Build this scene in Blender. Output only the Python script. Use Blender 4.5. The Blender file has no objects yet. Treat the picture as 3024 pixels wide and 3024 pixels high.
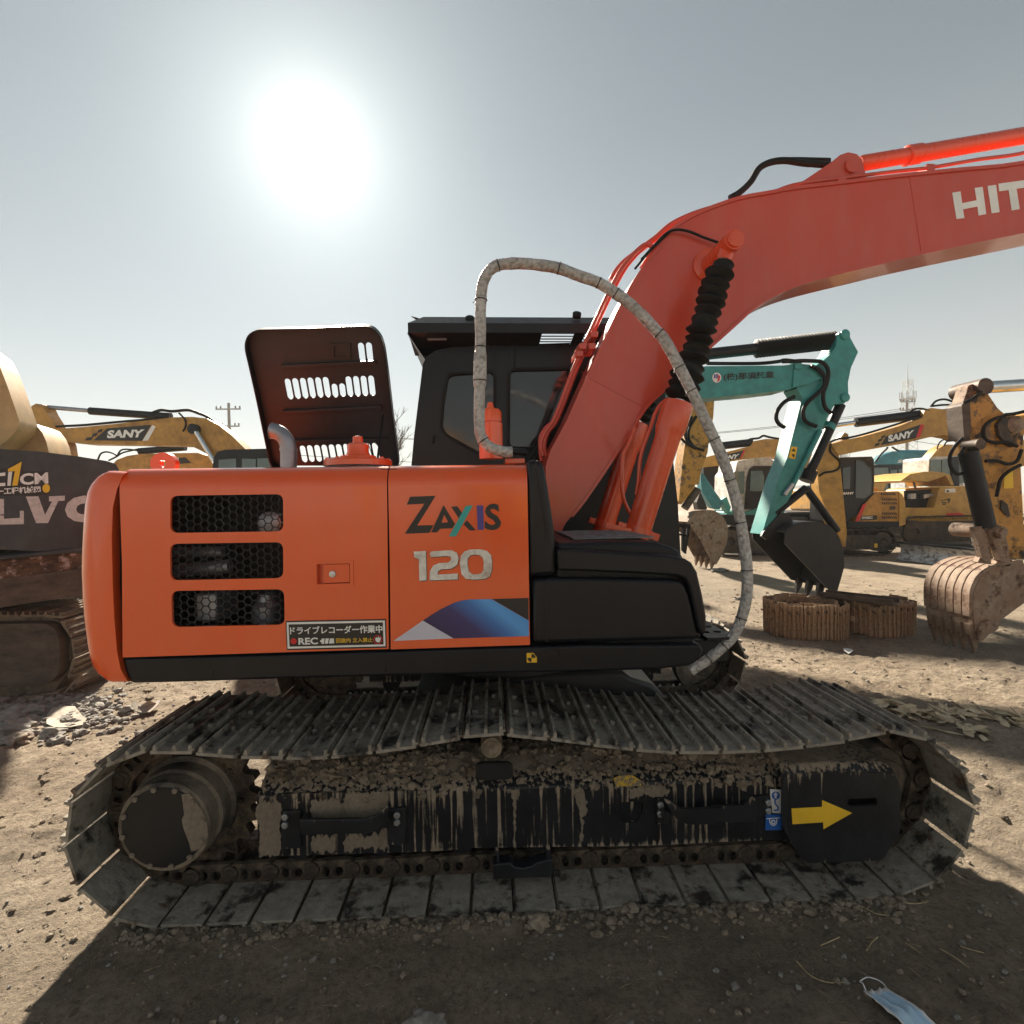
import bpy, math, random
from mathutils import Vector, Matrix, noise

# ---------------------------------------------------------------- camera
S = bpy.context.scene
SRC = 3024.0                       # pixel grid of the photograph
FPX = 1565.0                       # focal length in those pixels
EYE = Vector((0.0, 0.0, 1.68))
YAW, PITCH, ROLL = math.radians(-2.0), math.radians(-1.4), 0.016
_f0 = Vector((math.sin(-YAW), math.cos(YAW), 0))
_r0 = Vector((math.cos(YAW), -math.sin(-YAW), 0))
_z = Vector((0, 0, 1))
FWD = (_f0 * math.cos(PITCH) + _z * math.sin(PITCH)).normalized()
_u0 = _r0.cross(FWD).normalized()
RGT = (_r0 - _u0 * ROLL).normalized()
UPV = RGT.cross(FWD).normalized()
cam_d = bpy.data.cameras.new('camera')
cam = bpy.data.objects.new('camera', cam_d)
S.collection.objects.link(cam)
cam_d.sensor_width = 36.0
cam_d.lens = 36.0 * FPX / SRC
cam_d.clip_start, cam_d.clip_end = 0.05, 3000
cam.matrix_world = Matrix(((RGT.x, UPV.x, -FWD.x, EYE.x), (RGT.y, UPV.y, -FWD.y, EYE.y),
                           (RGT.z, UPV.z, -FWD.z, EYE.z), (0, 0, 0, 1)))
S.camera = cam


def ray(px, py):
    return (FWD * FPX + RGT * (px - SRC / 2) - UPV * (py - SRC / 2)).normalized()


# ---------------------------------------------------------------- sky, sun, exposure
SUN_DIR = ray(925, 430)
SUN_EL = math.asin(SUN_DIR.z)
SUN_AZ = math.atan2(SUN_DIR.x, SUN_DIR.y)      # clockwise from +Y
W = bpy.data.worlds.new('World')
S.world = W
W.use_nodes = True
nt = W.node_tree
nt.nodes.clear()


def wn(t, **k):
    n = nt.nodes.new(t)
    for a, b in k.items():
        setattr(n, a, b)
    return n


w_out = wn('ShaderNodeOutputWorld')
w_sky = wn('ShaderNodeTexSky', sky_type='NISHITA', sun_disc=False, sun_elevation=SUN_EL, sun_rotation=SUN_AZ,
           altitude=0, air_density=1.0, dust_density=0.0, ozone_density=1.0)
w_hsv = wn('ShaderNodeHueSaturation')
w_hsv.inputs['Saturation'].default_value = 0.50
w_hsv.inputs['Value'].default_value = 0.315
nt.links.new(w_sky.outputs[0], w_hsv.inputs['Color'])
w_bg = wn('ShaderNodeBackground')
w_bg.inputs['Strength'].default_value = 0.05
nt.links.new(w_hsv.outputs[0], w_bg.inputs['Color'])
# the hazy aureole round the sun: light scattered forward by thin high cloud, a function of the angle to the sun only
w_tc = wn('ShaderNodeTexCoord')
w_dot = wn('ShaderNodeVectorMath', operation='DOT_PRODUCT')
w_dot.inputs[1].default_value = SUN_DIR
nt.links.new(w_tc.outputs['Generated'], w_dot.inputs[0])


def lobe(power, gain):
    c = wn('ShaderNodeMath', operation='MAXIMUM')
    c.inputs[1].default_value = 0.0
    nt.links.new(w_dot.outputs['Value'], c.inputs[0])
    p = wn('ShaderNodeMath', operation='POWER')
    p.inputs[1].default_value = power
    nt.links.new(c.outputs[0], p.inputs[0])
    m = wn('ShaderNodeMath', operation='MULTIPLY')
    m.inputs[1].default_value = gain
    nt.links.new(p.outputs[0], m.inputs[0])
    return m


def wadd(a, b):
    m = wn('ShaderNodeMath', operation='ADD')
    nt.links.new(a.outputs[0], m.inputs[0])
    nt.links.new(b.outputs[0], m.inputs[1])
    return m


w_sum = wadd(wadd(lobe(6.0, 0.035), lobe(30.0, 0.07)), wadd(wadd(lobe(110.0, 0.10), lobe(600.0, 0.16)), lobe(3000.0, 2.0)))
w_glow = wn('ShaderNodeBackground')
w_glow.inputs['Color'].default_value = (0.96, 1.0, 0.92, 1)
nt.links.new(w_sum.outputs[0], w_glow.inputs['Strength'])
# haze veil: thick along the horizon, thin overhead
w_sep = wn('ShaderNodeSeparateXYZ')
nt.links.new(w_tc.outputs['Generated'], w_sep.inputs[0])
w_rmp = wn('ShaderNodeValToRGB')
for p_, c_ in ((0.05, (0.085, 0.082, 0.064)), (0.25, (0.052, 0.057, 0.049)), (0.55, (0.018, 0.026, 0.024)), (0.95, (0.006, 0.009, 0.010))):
    w_el = w_rmp.color_ramp.elements.new(p_)
    w_el.color = (*c_, 1)
w_rmp.color_ramp.elements.remove(w_rmp.color_ramp.elements[0])
w_rmp.color_ramp.elements.remove(w_rmp.color_ramp.elements[-1])
nt.links.new(w_sep.outputs['Z'], w_rmp.inputs['Fac'])
w_veil = wn('ShaderNodeBackground')
nt.links.new(w_rmp.outputs[0], w_veil.inputs['Color'])
w_veil.inputs['Strength'].default_value = 1.0
w_a1 = wn('ShaderNodeAddShader')
w_a2 = wn('ShaderNodeAddShader')
nt.links.new(w_bg.outputs[0], w_a1.inputs[0])
nt.links.new(w_veil.outputs[0], w_a1.inputs[1])
nt.links.new(w_a1.outputs[0], w_a2.inputs[0])
nt.links.new(w_glow.outputs[0], w_a2.inputs[1])
nt.links.new(w_a2.outputs[0], w_out.inputs['Surface'])

sun_d = bpy.data.lights.new('sun', 'SUN')
sun_d.energy = 4.2
sun_d.angle = math.radians(2.4)
sun_d.color = (1.0, 0.89, 0.73)
sun = bpy.data.objects.new('sun', sun_d)
sun.rotation_euler = SUN_DIR.to_track_quat('Z', 'Y').to_euler()
sun.location = (-6, 20, 14)
S.collection.objects.link(sun)

S.view_settings.view_transform = 'Standard'
S.view_settings.look = 'None'
S.view_settings.exposure = 1.88
S.view_settings.gamma = 1.0
S.view_settings.use_curve_mapping = False
S.render.engine = 'CYCLES'
S.cycles.max_bounces = 8
S.cycles.caustics_reflective = False
S.cycles.caustics_refractive = False
S.cycles.sample_clamp_indirect = 6.0
S.cycles.use_denoising = True

# ---------------------------------------------------------------- materials
MATS = {}
PER_OBJECT = False                 # when set, each copy gets its own patch of the pattern


def _mat(name):
    m = bpy.data.materials.new(name)
    m.use_nodes = True
    t = m.node_tree
    b = t.nodes['Principled BSDF']
    MATS[name] = m
    return m, t, b


def _n(t, kind, **k):
    n = t.nodes.new(kind)
    for a, b in k.items():
        setattr(n, a, b)
    return n


def _noise(t, scale, detail=6, rough=0.6, stretch=None, coord='Object', offset=(0, 0, 0)):
    tc = _n(t, 'ShaderNodeTexCoord')
    src = tc.outputs[coord]
    mp = _n(t, 'ShaderNodeMapping')
    mp.inputs['Scale'].default_value = stretch or (1, 1, 1)
    mp.inputs['Location'].default_value = offset
    if PER_OBJECT:
        oi = _n(t, 'ShaderNodeObjectInfo')
        sc = _n(t, 'ShaderNodeVectorMath', operation='MULTIPLY_ADD')
        t.links.new(oi.outputs['Random'], sc.inputs[0])
        sc.inputs[1].default_value = (37.0, 53.0, 71.0)
        t.links.new(src, sc.inputs[2])
        src = sc.outputs[0]
    t.links.new(src, mp.inputs['Vector'])
    nz = _n(t, 'ShaderNodeTexNoise')
    nz.inputs['Scale'].default_value = scale
    nz.inputs['Detail'].default_value = detail
    nz.inputs['Roughness'].default_value = rough
    t.links.new(mp.outputs[0], nz.inputs['Vector'])
    return nz.outputs['Fac']


def _ramp(t, fac, stops):
    r = _n(t, 'ShaderNodeValToRGB')
    e = r.color_ramp.elements
    while len(e) > 1:
        e.remove(e[-1])
    for i, (p, c) in enumerate(stops):
        el = e[0] if i == 0 else e.new(p)
        el.position = p
        el.color = (*c, 1) if len(c) == 3 else c
    t.links.new(fac, r.inputs['Fac'])
    return r.outputs['Color']


def _mix(t, fac, a, b, mode='MIX'):
    m = _n(t, 'ShaderNodeMix', data_type='RGBA', blend_type=mode)
    for sock, v in ((m.inputs['Factor'], fac), (m.inputs['A'], a), (m.inputs['B'], b)):
        if isinstance(v, (int, float)):
            sock.default_value = v
        elif isinstance(v, tuple):
            sock.default_value = (*v, 1) if len(v) == 3 else v
        else:
            t.links.new(v, sock)
    return m.outputs['Result']


def _math(t, op, a, b=None):
    m = _n(t, 'ShaderNodeMath', operation=op, use_clamp=(op in ('MULTIPLY', 'ADD', 'SUBTRACT')))
    for i, v in enumerate((a, b)):
        if v is None:
            continue
        if isinstance(v, (int, float)):
            m.inputs[i].default_value = v
        else:
            t.links.new(v, m.inputs[i])
    return m.outputs[0]


def _bump(t, b, h, strength, dist):
    bp = _n(t, 'ShaderNodeBump')
    bp.inputs['Strength'].default_value = strength
    bp.inputs['Distance'].default_value = dist
    t.links.new(h, bp.inputs['Height'])
    t.links.new(bp.outputs[0], b.inputs['Normal'])


def plain(name, col, rough=0.6, metal=0.0, coat=0.0, var=0.12, vscale=6.0, bump=0.0, bscale=60.0, spec=0.5):
    m, t, b = _mat(name)
    dark = tuple(c * (1 - var) for c in col)
    lite = tuple(min(1, c * (1 + var)) for c in col)
    n1 = _noise(t, vscale)
    t.links.new(_ramp(t, n1, [(0.3, dark), (0.7, lite)]), b.inputs['Base Color'])
    t.links.new(_ramp(t, _noise(t, vscale * 3), [(0.3, (rough * .85,) * 3), (0.7, (min(1, rough * 1.15),) * 3)]), b.inputs['Roughness'])
    b.inputs['Metallic'].default_value = metal
    b.inputs['Specular IOR Level'].default_value = spec
    b.inputs['Coat Weight'].default_value = coat
    b.inputs['Coat Roughness'].default_value = 0.12
    if bump:
        _bump(t, b, _noise(t, bscale), bump, 0.01)
    return m


def worn(name, col, over, amount=0.5, scale=5.0, rough=0.5, over_rough=0.9, soft=0.05, stretch=None, metal=0.0,
         coat=0.0, bump=0.25, third=None, third_amt=0.35, fine=40.0):
    """Base colour with patches of a second colour (dirt, rust, dried mud) and optionally a third."""
    m, t, b = _mat(name)
    n1 = _noise(t, scale, 9, 0.68, stretch)
    th = 0.5 + (0.5 - amount) * 0.42
    fac = _ramp(t, n1, [(max(0, th - soft), (0, 0, 0)), (min(1, th + soft), (1, 1, 1))])
    n2 = _noise(t, scale * 4, 6, 0.6, None, 'Object', (3, 7, 1))
    c0 = _ramp(t, n2, [(0.3, tuple(c * .82 for c in col)), (0.7, tuple(min(1, c * 1.15) for c in col))])
    c1 = _ramp(t, n2, [(0.3, tuple(c * .7 for c in over)), (0.7, tuple(min(1, c * 1.2) for c in over))])
    c = _mix(t, fac, c0, c1)
    if third:
        n3 = _noise(t, scale * 1.7, 8, 0.7, None, 'Object', (11, 2, 5))
        th3 = 0.5 + (0.5 - third_amt) * 0.42
        f3 = _ramp(t, n3, [(th3 - .04, (0, 0, 0)), (th3 + .04, (1, 1, 1))])
        c = _mix(t, f3, c, third)
    t.links.new(c, b.inputs['Base Color'])
    t.links.new(_mix(t, fac, (rough,) * 3, (over_rough,) * 3), b.inputs['Roughness'])
    t.links.new(_math(t, 'MULTIPLY', _math(t, 'SUBTRACT', 1.0, fac), metal), b.inputs['Metallic'])
    b.inputs['Coat Weight'].default_value = coat
    if bump:
        h = _math(t, 'ADD', _math(t, 'MULTIPLY', n1, .5), _math(t, 'MULTIPLY', _noise(t, fine, 5), .5))
        _bump(t, b, h, bump, 0.02)
    return m


def gloss_paint(name, col, rough=0.3, coat=0.35, dust=(0.45, 0.38, 0.30), amt=0.10, spec=0.5):
    m, t, b = _mat(name)
    n1 = _noise(t, 1.6, 8, 0.65)
    n2 = _noise(t, 9.0, 8, 0.7, (1, 1, .25))
    f = _math(t, 'MULTIPLY', _ramp(t, n2, [(0.42, (0, 0, 0)), (0.8, (1, 1, 1))]), amt)
    c = _ramp(t, n1, [(0.3, tuple(x * .94 for x in col)), (0.7, tuple(min(1, x * 1.05) for x in col))])
    t.links.new(_mix(t, f, c, dust), b.inputs['Base Color'])
    t.links.new(_ramp(t, n2, [(0.3, (rough * .85,) * 3), (0.75, (min(1, rough * 1.35),) * 3)]), b.inputs['Roughness'])
    b.inputs['Coat Weight'].default_value = coat
    b.inputs['Coat Roughness'].default_value = 0.08
    b.inputs['Specular IOR Level'].default_value = spec
    bn = _noise(t, 3.5, 3, 0.5)
    _bump(t, b, bn, 0.05, 0.02)
    return m


def glassy(name, col, rough=0.05, alpha=1.0):
    m, t, b = _mat(name)
    n = _noise(t, 3.0, 6)
    t.links.new(_ramp(t, n, [(0.3, tuple(c * .8 for c in col)), (0.7, tuple(c * 1.2 for c in col))]), b.inputs['Base Color'])
    t.links.new(_ramp(t, _noise(t, 12, 8), [(0.4, (rough,) * 3), (0.8, (rough + .12,) * 3)]), b.inputs['Roughness'])
    b.inputs['Specular IOR Level'].default_value = 0.7
    if alpha < 1:
        b.inputs['Transmission Weight'].default_value = 1 - alpha
        b.inputs['IOR'].default_value = 1.05
    return m


def muddy_black(name, z_top=None, streaks=True, cover=0.42, base=(0.012, 0.013, 0.016)):
    """Black painted steel with dried-mud runs hanging from the upper edge."""
    m, t, b = _mat(name)
    mudc = _ramp(t, _noise(t, 22, 8, 0.7), [(0.3, (0.20, 0.16, 0.118)), (0.7, (0.36, 0.295, 0.225))])
    blk = _ramp(t, _noise(t, 7, 6), [(0.3, tuple(c * .7 for c in base)), (0.7, tuple(c * 1.6 for c in base))])
    drip = _noise(t, 62, 4, 0.5, (1, 1, 0.04))
    blot = _noise(t, 2.6, 8, 0.7, (1, 1, 1.4), 'Object', (4, 1, 9))
    tc = _n(t, 'ShaderNodeTexCoord')
    sep = _n(t, 'ShaderNodeSeparateXYZ')
    t.links.new(tc.outputs['Generated'], sep.inputs[0])
    hgt = _ramp(t, sep.outputs['Z'], [(0.0, (.16,) * 3), (0.12, (0.0,) * 3), (0.55, (.04,) * 3), (0.85, (0.16,) * 3), (1.0, (0.34,) * 3)])
    val = _math(t, 'ADD', _math(t, 'ADD', _math(t, 'MULTIPLY', drip, .66), _math(t, 'MULTIPLY', blot, .34)), _math(t, 'SUBTRACT', hgt, 0.06))
    th = 0.5 + (0.5 - cover) * 0.5
    fac = _ramp(t, val, [(th - .015, (0, 0, 0)), (th + .045, (1, 1, 1))])
    t.links.new(_mix(t, fac, blk, mudc), b.inputs['Base Color'])
    t.links.new(_mix(t, fac, (0.38,) * 3, (0.95,) * 3), b.inputs['Roughness'])
    b.inputs['Specular IOR Level'].default_value = 0.3
    _bump(t, b, _math(t, 'ADD', fac, _math(t, 'MULTIPLY', _noise(t, 60, 5), .3)), 0.35, 0.012)
    return m


def caked(name, dark=(0.03, 0.027, 0.025), mud=(0.20, 0.165, 0.125), amount=0.6, scale=9.0, rust=None, soft=0.10):
    m = worn(name, dark, mud, amount, scale, 0.5, 0.95, soft, None, 0.3, 0, 0.6, rust, 0.25 if rust else 0, 70)
    return m


# ---------------------------------------------------------------- geometry helpers
class Frame:
    """A place on the ground with a heading; local x runs along a machine, local y away from the photographer."""

    def __init__(self, ox, oy, deg=0.0, oz=0.0):
        a = math.radians(deg)
        self.o = Vector((ox, oy, oz))
        self.x = Vector((math.cos(a), math.sin(a), 0))
        self.y = Vector((-math.sin(a), math.cos(a), 0))
        self.z = Vector((0, 0, 1))

    def w(self, x, y, z):
        return self.o + self.x * x + self.y * y + self.z * z

    def loc(self, p):
        d = p - self.o
        return Vector((d.dot(self.x), d.dot(self.y), d.dot(self.z)))

    def hit(self, px, py, y):
        d = ray(px, py)
        k = ((self.o + self.y * y) - EYE).dot(self.y) / d.dot(self.y)
        return EYE + d * k

    def xz(self, px, py, y):
        l = self.loc(self.hit(px, py, y))
        return (l.x, l.z)

    def loop(self, pts, y):
        return [self.xz(a, b, y) for a, b in pts]

    def tilt(self, a, b):
        """Plane through local points a and b (lower and upper) holding the local x axis."""
        q = Plane()
        q.o = self.w(*a)
        q.x = self.x
        up = (self.w(*b) - q.o)
        up -= q.x * up.dot(q.x)
        q.z = up.normalized()
        q.y = q.z.cross(q.x)
        return q


class Plane(Frame):
    def __init__(self):
        pass


def ground_pt(px, py, z=0.0):
    d = ray(px, py)
    k = (z - EYE.z) / d.z
    return EYE + d * k


ZM = {'A': (0, 1000, 756), 'B': (650, 900, 756), 'C': (1200, 700, 756), 'D': (1500, 1200, 756), 'E': (1950, 950, 540),
      'F': (2400, 950, 624), '1': (150, 1950, 756), '2': (700, 1950, 756), '3': (1400, 1950, 756), '4': (2100, 1950, 756),
      'G': (1900, 400, 1124), 'H': (2000, 1450, 1024), 'I': (0, 1600, 620), 'J': (820, 1350, 780), 'K': (0, 2400, 624),
      'L': (1200, 2500, 524), 'M': (2300, 2300, 724), 'N': (1980, 1250, 500), 'O': (2480, 1250, 544), 'W': (0, 0, 3024)}


def q(s):
    """'A 975,970 700,1020 ...' -> photo pixels; a letter names the enlargement the numbers were read from."""
    out, z = [], ZM['W']
    for tok in s.split():
        if tok in ZM:
            z = ZM[tok]
            continue
        a, b = tok.split(',')
        out.append((z[0] + float(a) * z[2] / 1932, z[1] + float(b) * z[2] / 1932))
    return out


def smooth_path(pts, n=8, closed=False):
    pts = [Vector(p) for p in pts]
    out = []
    N = len(pts)
    for i in range(N if closed else N - 1):
        p0 = pts[(i - 1) % N] if (closed or i > 0) else pts[0] * 2 - pts[1]
        p1, p2 = pts[i], pts[(i + 1) % N]
        p3 = pts[(i + 2) % N] if (closed or i + 2 < N) else pts[-1] * 2 - pts[-2]
        for k in range(n):
            t = k / n
            out.append(0.5 * ((2 * p1) + (p2 - p0) * t + (2 * p0 - 5 * p1 + 4 * p2 - p3) * t * t + (3 * p1 - p0 - 3 * p2 + p3) * t ** 3))
    if not closed:
        out.append(pts[-1])
    return out


def round_loop(loop, r, n=4):
    """Round the corners of a 2D polygon."""
    out = []
    N = len(loop)
    for i in range(N):
        p = Vector(loop[i])
        a, b = Vector(loop[i - 1]) - p, Vector(loop[(i + 1) % N]) - p
        ra = min(r, a.length * .45, b.length * .45)
        if ra < 1e-5:
            continue
        s, e = p + a.normalized() * ra, p + b.normalized() * ra
        for k in range(n + 1):
            t = k / n
            out.append(tuple(s * (1 - t) ** 2 + p * 2 * t * (1 - t) + e * t * t))
    return out


class MB:
    def __init__(self):
        self.v, self.f, self.mi, self.cur = [], [], [], 0

    def add(self, vs, fs):
        b = len(self.v)
        self.v += [Vector(p) for p in vs]
        self.f += [tuple(i + b for i in f) for f in fs]
        self.mi += [self.cur] * len(fs)
        return self

    def rings(self, rings, cap0=True, cap1=True, closed=True):
        n = len(rings[0])
        vs = [p for r in rings for p in r]
        fs = []
        for i in range(len(rings) - 1):
            for j in range(n if closed else n - 1):
                k = (j + 1) % n
                fs.append((i * n + j, i * n + k, (i + 1) * n + k, (i + 1) * n + j))
        if cap0:
            fs.append(tuple(reversed(range(n))))
        if cap1:
            fs.append(tuple(range((len(rings) - 1) * n, len(rings) * n)))
        return self.add(vs, fs)

    def prism(self, fr, loop, y0, y1, loop1=None):
        """Outline in local x,z pushed from local y0 to y1."""
        l1 = loop1 or loop
        return self.rings([[fr.w(x, y0, z) for x, z in loop], [fr.w(x, y1, z) for x, z in l1]])

    def box(self, fr, x0, x1, y0, y1, z0, z1):
        return self.prism(fr, [(x0, z0), (x1, z0), (x1, z1), (x0, z1)], y0, y1)

    def tube(self, pts, r, n=10, caps=True, squash=None):
        pts = [Vector(p) for p in pts]
        N = len(pts)
        rs = r if isinstance(r, (list, tuple)) else [r] * N
        t0 = (pts[1] - pts[0]).normalized()
        u = t0.orthogonal().normalized()
        rg = []
        for i, p in enumerate(pts):
            t = (pts[min(i + 1, N - 1)] - pts[max(i - 1, 0)]).normalized()
            u = (u - t * u.dot(t)).normalized()
            w = t.cross(u)
            rg.append([p + (u * math.cos(2 * math.pi * k / n) + w * math.sin(2 * math.pi * k / n)) * rs[i] for k in range(n)])
        return self.rings(rg, caps, caps)

    def cyl(self, a, b, r, r1=None, n=20):
        return self.tube([a, b], [r, r if r1 is None else r1], n)

    def lathe(self, a, axis, prof, n=28):
        """prof: (distance along axis, radius)."""
        axis = Vector(axis).normalized()
        u = axis.orthogonal().normalized()
        w = axis.cross(u)
        a = Vector(a)
        return self.rings([[a + axis * t + (u * math.cos(2 * math.pi * k / n) + w * math.sin(2 * math.pi * k / n)) * max(r, 1e-4)
                            for k in range(n)] for t, r in prof])

    def blob(self, c, r, seed=0, sub=1, squash=(1, 1, 1), rough=0.35):
        vs, fs = ICO[sub]
        rnd = random.Random(seed)
        off = Vector((rnd.random() * 99, rnd.random() * 99, rnd.random() * 99))
        c = Vector(c)
        out = []
        for p in vs:
            k = 1 + rough * (noise.noise(p * 1.7 + off)) * 1.4
            out.append(c + Vector((p.x * squash[0], p.y * squash[1], p.z * squash[2])) * r * k)
        return self.add(out, fs)


def _ico():
    t = (1 + 5 ** .5) / 2
    v = [Vector(p).normalized() for p in ((-1, t, 0), (1, t, 0), (-1, -t, 0), (1, -t, 0), (0, -1, t), (0, 1, t), (0, -1, -t), (0, 1, -t),
                                          (t, 0, -1), (t, 0, 1), (-t, 0, -1), (-t, 0, 1))]
    f = [(0, 11, 5), (0, 5, 1), (0, 1, 7), (0, 7, 10), (0, 10, 11), (1, 5, 9), (5, 11, 4), (11, 10, 2), (10, 7, 6), (7, 1, 8),
         (3, 9, 4), (3, 4, 2), (3, 2, 6), (3, 6, 8), (3, 8, 9), (4, 9, 5), (2, 4, 11), (6, 2, 10), (8, 6, 7), (9, 8, 1)]
    res = [(v, f)]
    for _ in range(3):
        v, f = list(res[-1][0]), res[-1][1]
        mid, nf = {}, []

        def m(a, b):
            k = (min(a, b), max(a, b))
            if k not in mid:
                mid[k] = len(v)
                v.append(((v[a] + v[b]) / 2).normalized())
            return mid[k]
        for a, b, c in f:
            x, y, z = m(a, b), m(b, c), m(c, a)
            nf += [(a, x, z), (b, y, x), (c, z, y), (x, y, z)]
        res.append((v, nf))
    return res


ICO = _ico()
WM = {}                        # object -> world matrix


def link(o, parent, world):
    S.collection.objects.link(o)
    if parent is not None:
        o.parent = parent
        o.matrix_parent_inverse = WM[parent.name].inverted()
    o.matrix_basis = world
    WM[o.name] = world
    return o


def build(name, mb, mats, parent=None, smooth=35, bevel=0.0, seg=2, label=None, kind=None):
    """Link what the builder holds as one mesh object; its origin goes to the middle of its base."""
    vs = mb.v
    lo = Vector((min(p.x for p in vs), min(p.y for p in vs), min(p.z for p in vs)))
    hi = Vector((max(p.x for p in vs), max(p.y for p in vs), max(p.z for p in vs)))
    c = Vector(((lo.x + hi.x) / 2, (lo.y + hi.y) / 2, lo.z))
    me = bpy.data.meshes.new(name)
    me.from_pydata([tuple(p - c) for p in vs], [], mb.f)
    mats = mats if isinstance(mats, (list, tuple)) else [mats]
    for m in mats:
        me.materials.append(MATS[m])
    if len(mats) > 1:
        me.polygons.foreach_set('material_index', mb.mi)
    finish(me, smooth)
    o = bpy.data.objects.new(name, me)
    link(o, parent, Matrix.Translation(c))
    if bevel:
        bv = o.modifiers.new('edge', 'BEVEL')
        bv.width, bv.segments, bv.limit_method, bv.angle_limit = bevel, seg, 'ANGLE', math.radians(40)
        bv.harden_normals = False
    if label:
        o['label'] = label
    if kind:
        o['kind'] = kind
    return o


def finish(me, smooth):
    import bmesh
    bm = bmesh.new()
    bm.from_mesh(me)
    bmesh.ops.recalc_face_normals(bm, faces=bm.faces)
    bm.to_mesh(me)
    bm.free()
    me.update()
    if smooth:
        me.shade_smooth()
        me.set_sharp_from_angle(angle=math.radians(smooth))


def copy_obj(o, parent, world):
    c = o.copy()
    S.collection.objects.link(c)
    c.parent = parent
    if parent is not None:
        c.matrix_parent_inverse = WM[parent.name].inverted()
    c.matrix_basis = world
    WM[c.name] = world
    return c


def thing(name, at, label, cat, group=None):
    o = bpy.data.objects.new(name, None)
    o.empty_display_size = 0.2
    link(o, None, Matrix.Translation(Vector(at)))
    tag(o, label, cat, group)
    return o


def tag(o, label, cat, group=None, kind=None):
    o['label'] = label
    o['category'] = cat
    if group:
        o['group'] = group
    if kind:
        o['kind'] = kind
    return o


def _curve_mesh(loops, ext):
    cu = bpy.data.curves.new('c', 'CURVE')
    cu.dimensions, cu.fill_mode, cu.extrude = '2D', 'BOTH', ext
    for lp in loops:
        s = cu.splines.new('POLY')
        s.points.add(len(lp) - 1)
        for p, (x, y) in zip(s.points, lp):
            p.co = (x, y, 0, 1)
        s.use_cyclic_u = True
    o = bpy.data.objects.new('c', cu)
    m = bpy.data.meshes.new_from_object(o)
    vs, fs = [v.co.copy() for v in m.vertices], [tuple(p.vertices) for p in m.polygons]
    bpy.data.objects.remove(o)
    bpy.data.meshes.remove(m)
    return vs, fs


def plate(mb, fr, loops, y, thick):
    """Flat plate with holes: the first loop is the outline; the front face is at local y, the back at y + thick."""
    vs, fs = _curve_mesh(loops, thick / 2)
    return mb.add([fr.w(p.x, y + thick / 2 - p.z, p.y) for p in vs], fs)


def text_mesh(body, bold=0.0, shear=0.0, space=1.0):
    cu = bpy.data.curves.new('t', 'FONT')
    cu.body, cu.size, cu.offset, cu.shear, cu.space_character = body, 1.0, bold, shear, space
    cu.resolution_u = 3
    cu.extrude = 0.004
    o = bpy.data.objects.new('t', cu)
    m = bpy.data.meshes.new_from_object(o)
    vs, fs = [v.co.copy() for v in m.vertices], [tuple(p.vertices) for p in m.polygons]
    bpy.data.objects.remove(o)
    bpy.data.meshes.remove(m)
    x0, x1 = min(p.x for p in vs), max(p.x for p in vs)
    y0, y1 = min(p.y for p in vs), max(p.y for p in vs)
    return [((p.x - x0) / (x1 - x0), (p.y - y0) / (y1 - y0), p.z) for p in vs], fs


def lettering(mb, fr, body, corners, y, bold=0.012, shear=0.0, space=1.0, mir=False):
    """Write body into the quad given by four photo pixels (top-left, top-right, bottom-right, bottom-left) on plane y."""
    vs, fs = text_mesh(body, bold, shear, space)
    tl, tr, br, bl = [Vector(fr.xz(a, b, y)) for a, b in corners]
    out = []
    for u, v, d in vs:
        p = (bl * (1 - u) + br * u) * (1 - v) + (tl * (1 - u) + tr * u) * v
        out.append(fr.w(p.x, y - 0.0008 - (d + .004) * 0.12, p.y))
    return mb.add(out, fs)


def decal(mb, fr, loop_px, y, thick=0.0012, off=0.0012):
    return plate(mb, fr, [fr.loop(loop_px, y)], y - off - thick, thick)


def ell(cx, cy, rx, ry=None, n=20, a0=0.0):
    ry = ry or rx
    return [(cx + rx * math.cos(a0 + 2 * math.pi * i / n), cy + ry * math.sin(a0 + 2 * math.pi * i / n)) for i in range(n)]


def rrect(x0, y0, x1, y1, r, n=4):
    return round_loop([(x0, y0), (x1, y0), (x1, y1), (x0, y1)], r, n)
# ================================================================ ground
def _dirt():
    m, t, b = _mat('dirt')
    big = _noise(t, 0.35, 6, 0.6)
    mid = _noise(t, 2.2, 10, 0.72, (1, 1, 1), 'Object', (5, 2, 0))
    fine = _noise(t, 38, 8, 0.75)
    grit = _noise(t, 160, 5, 0.7)
    c = _ramp(t, mid, [(0.28, (0.20, 0.155, 0.112)), (0.46, (0.345, 0.275, 0.20)), (0.60, (0.455, 0.37, 0.275)), (0.8, (0.53, 0.445, 0.345))])
    c = _mix(t, _ramp(t, big, [(0.42, (0, 0, 0)), (0.62, (.55, .55, .55))]), c, (0.29, 0.25, 0.205))
    c = _mix(t, _ramp(t, fine, [(0.32, (.75,) * 3), (0.55, (0,) * 3)]), c, (0.13, 0.104, 0.082))
    c = _mix(t, _ramp(t, grit, [(0.66, (0,) * 3), (0.74, (.8,) * 3)]), c, (0.42, 0.37, 0.31))
    t.links.new(c, b.inputs['Base Color'])
    b.inputs['Roughness'].default_value = 0.95
    b.inputs['Specular IOR Level'].default_value = 0.2
    h = _math(t, 'ADD', _math(t, 'MULTIPLY', fine, .6), _math(t, 'ADD', _math(t, 'MULTIPLY', mid, .6), _math(t, 'MULTIPLY', grit, .18)))
    _bump(t, b, h, 1.0, 0.06)


_dirt()


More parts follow.
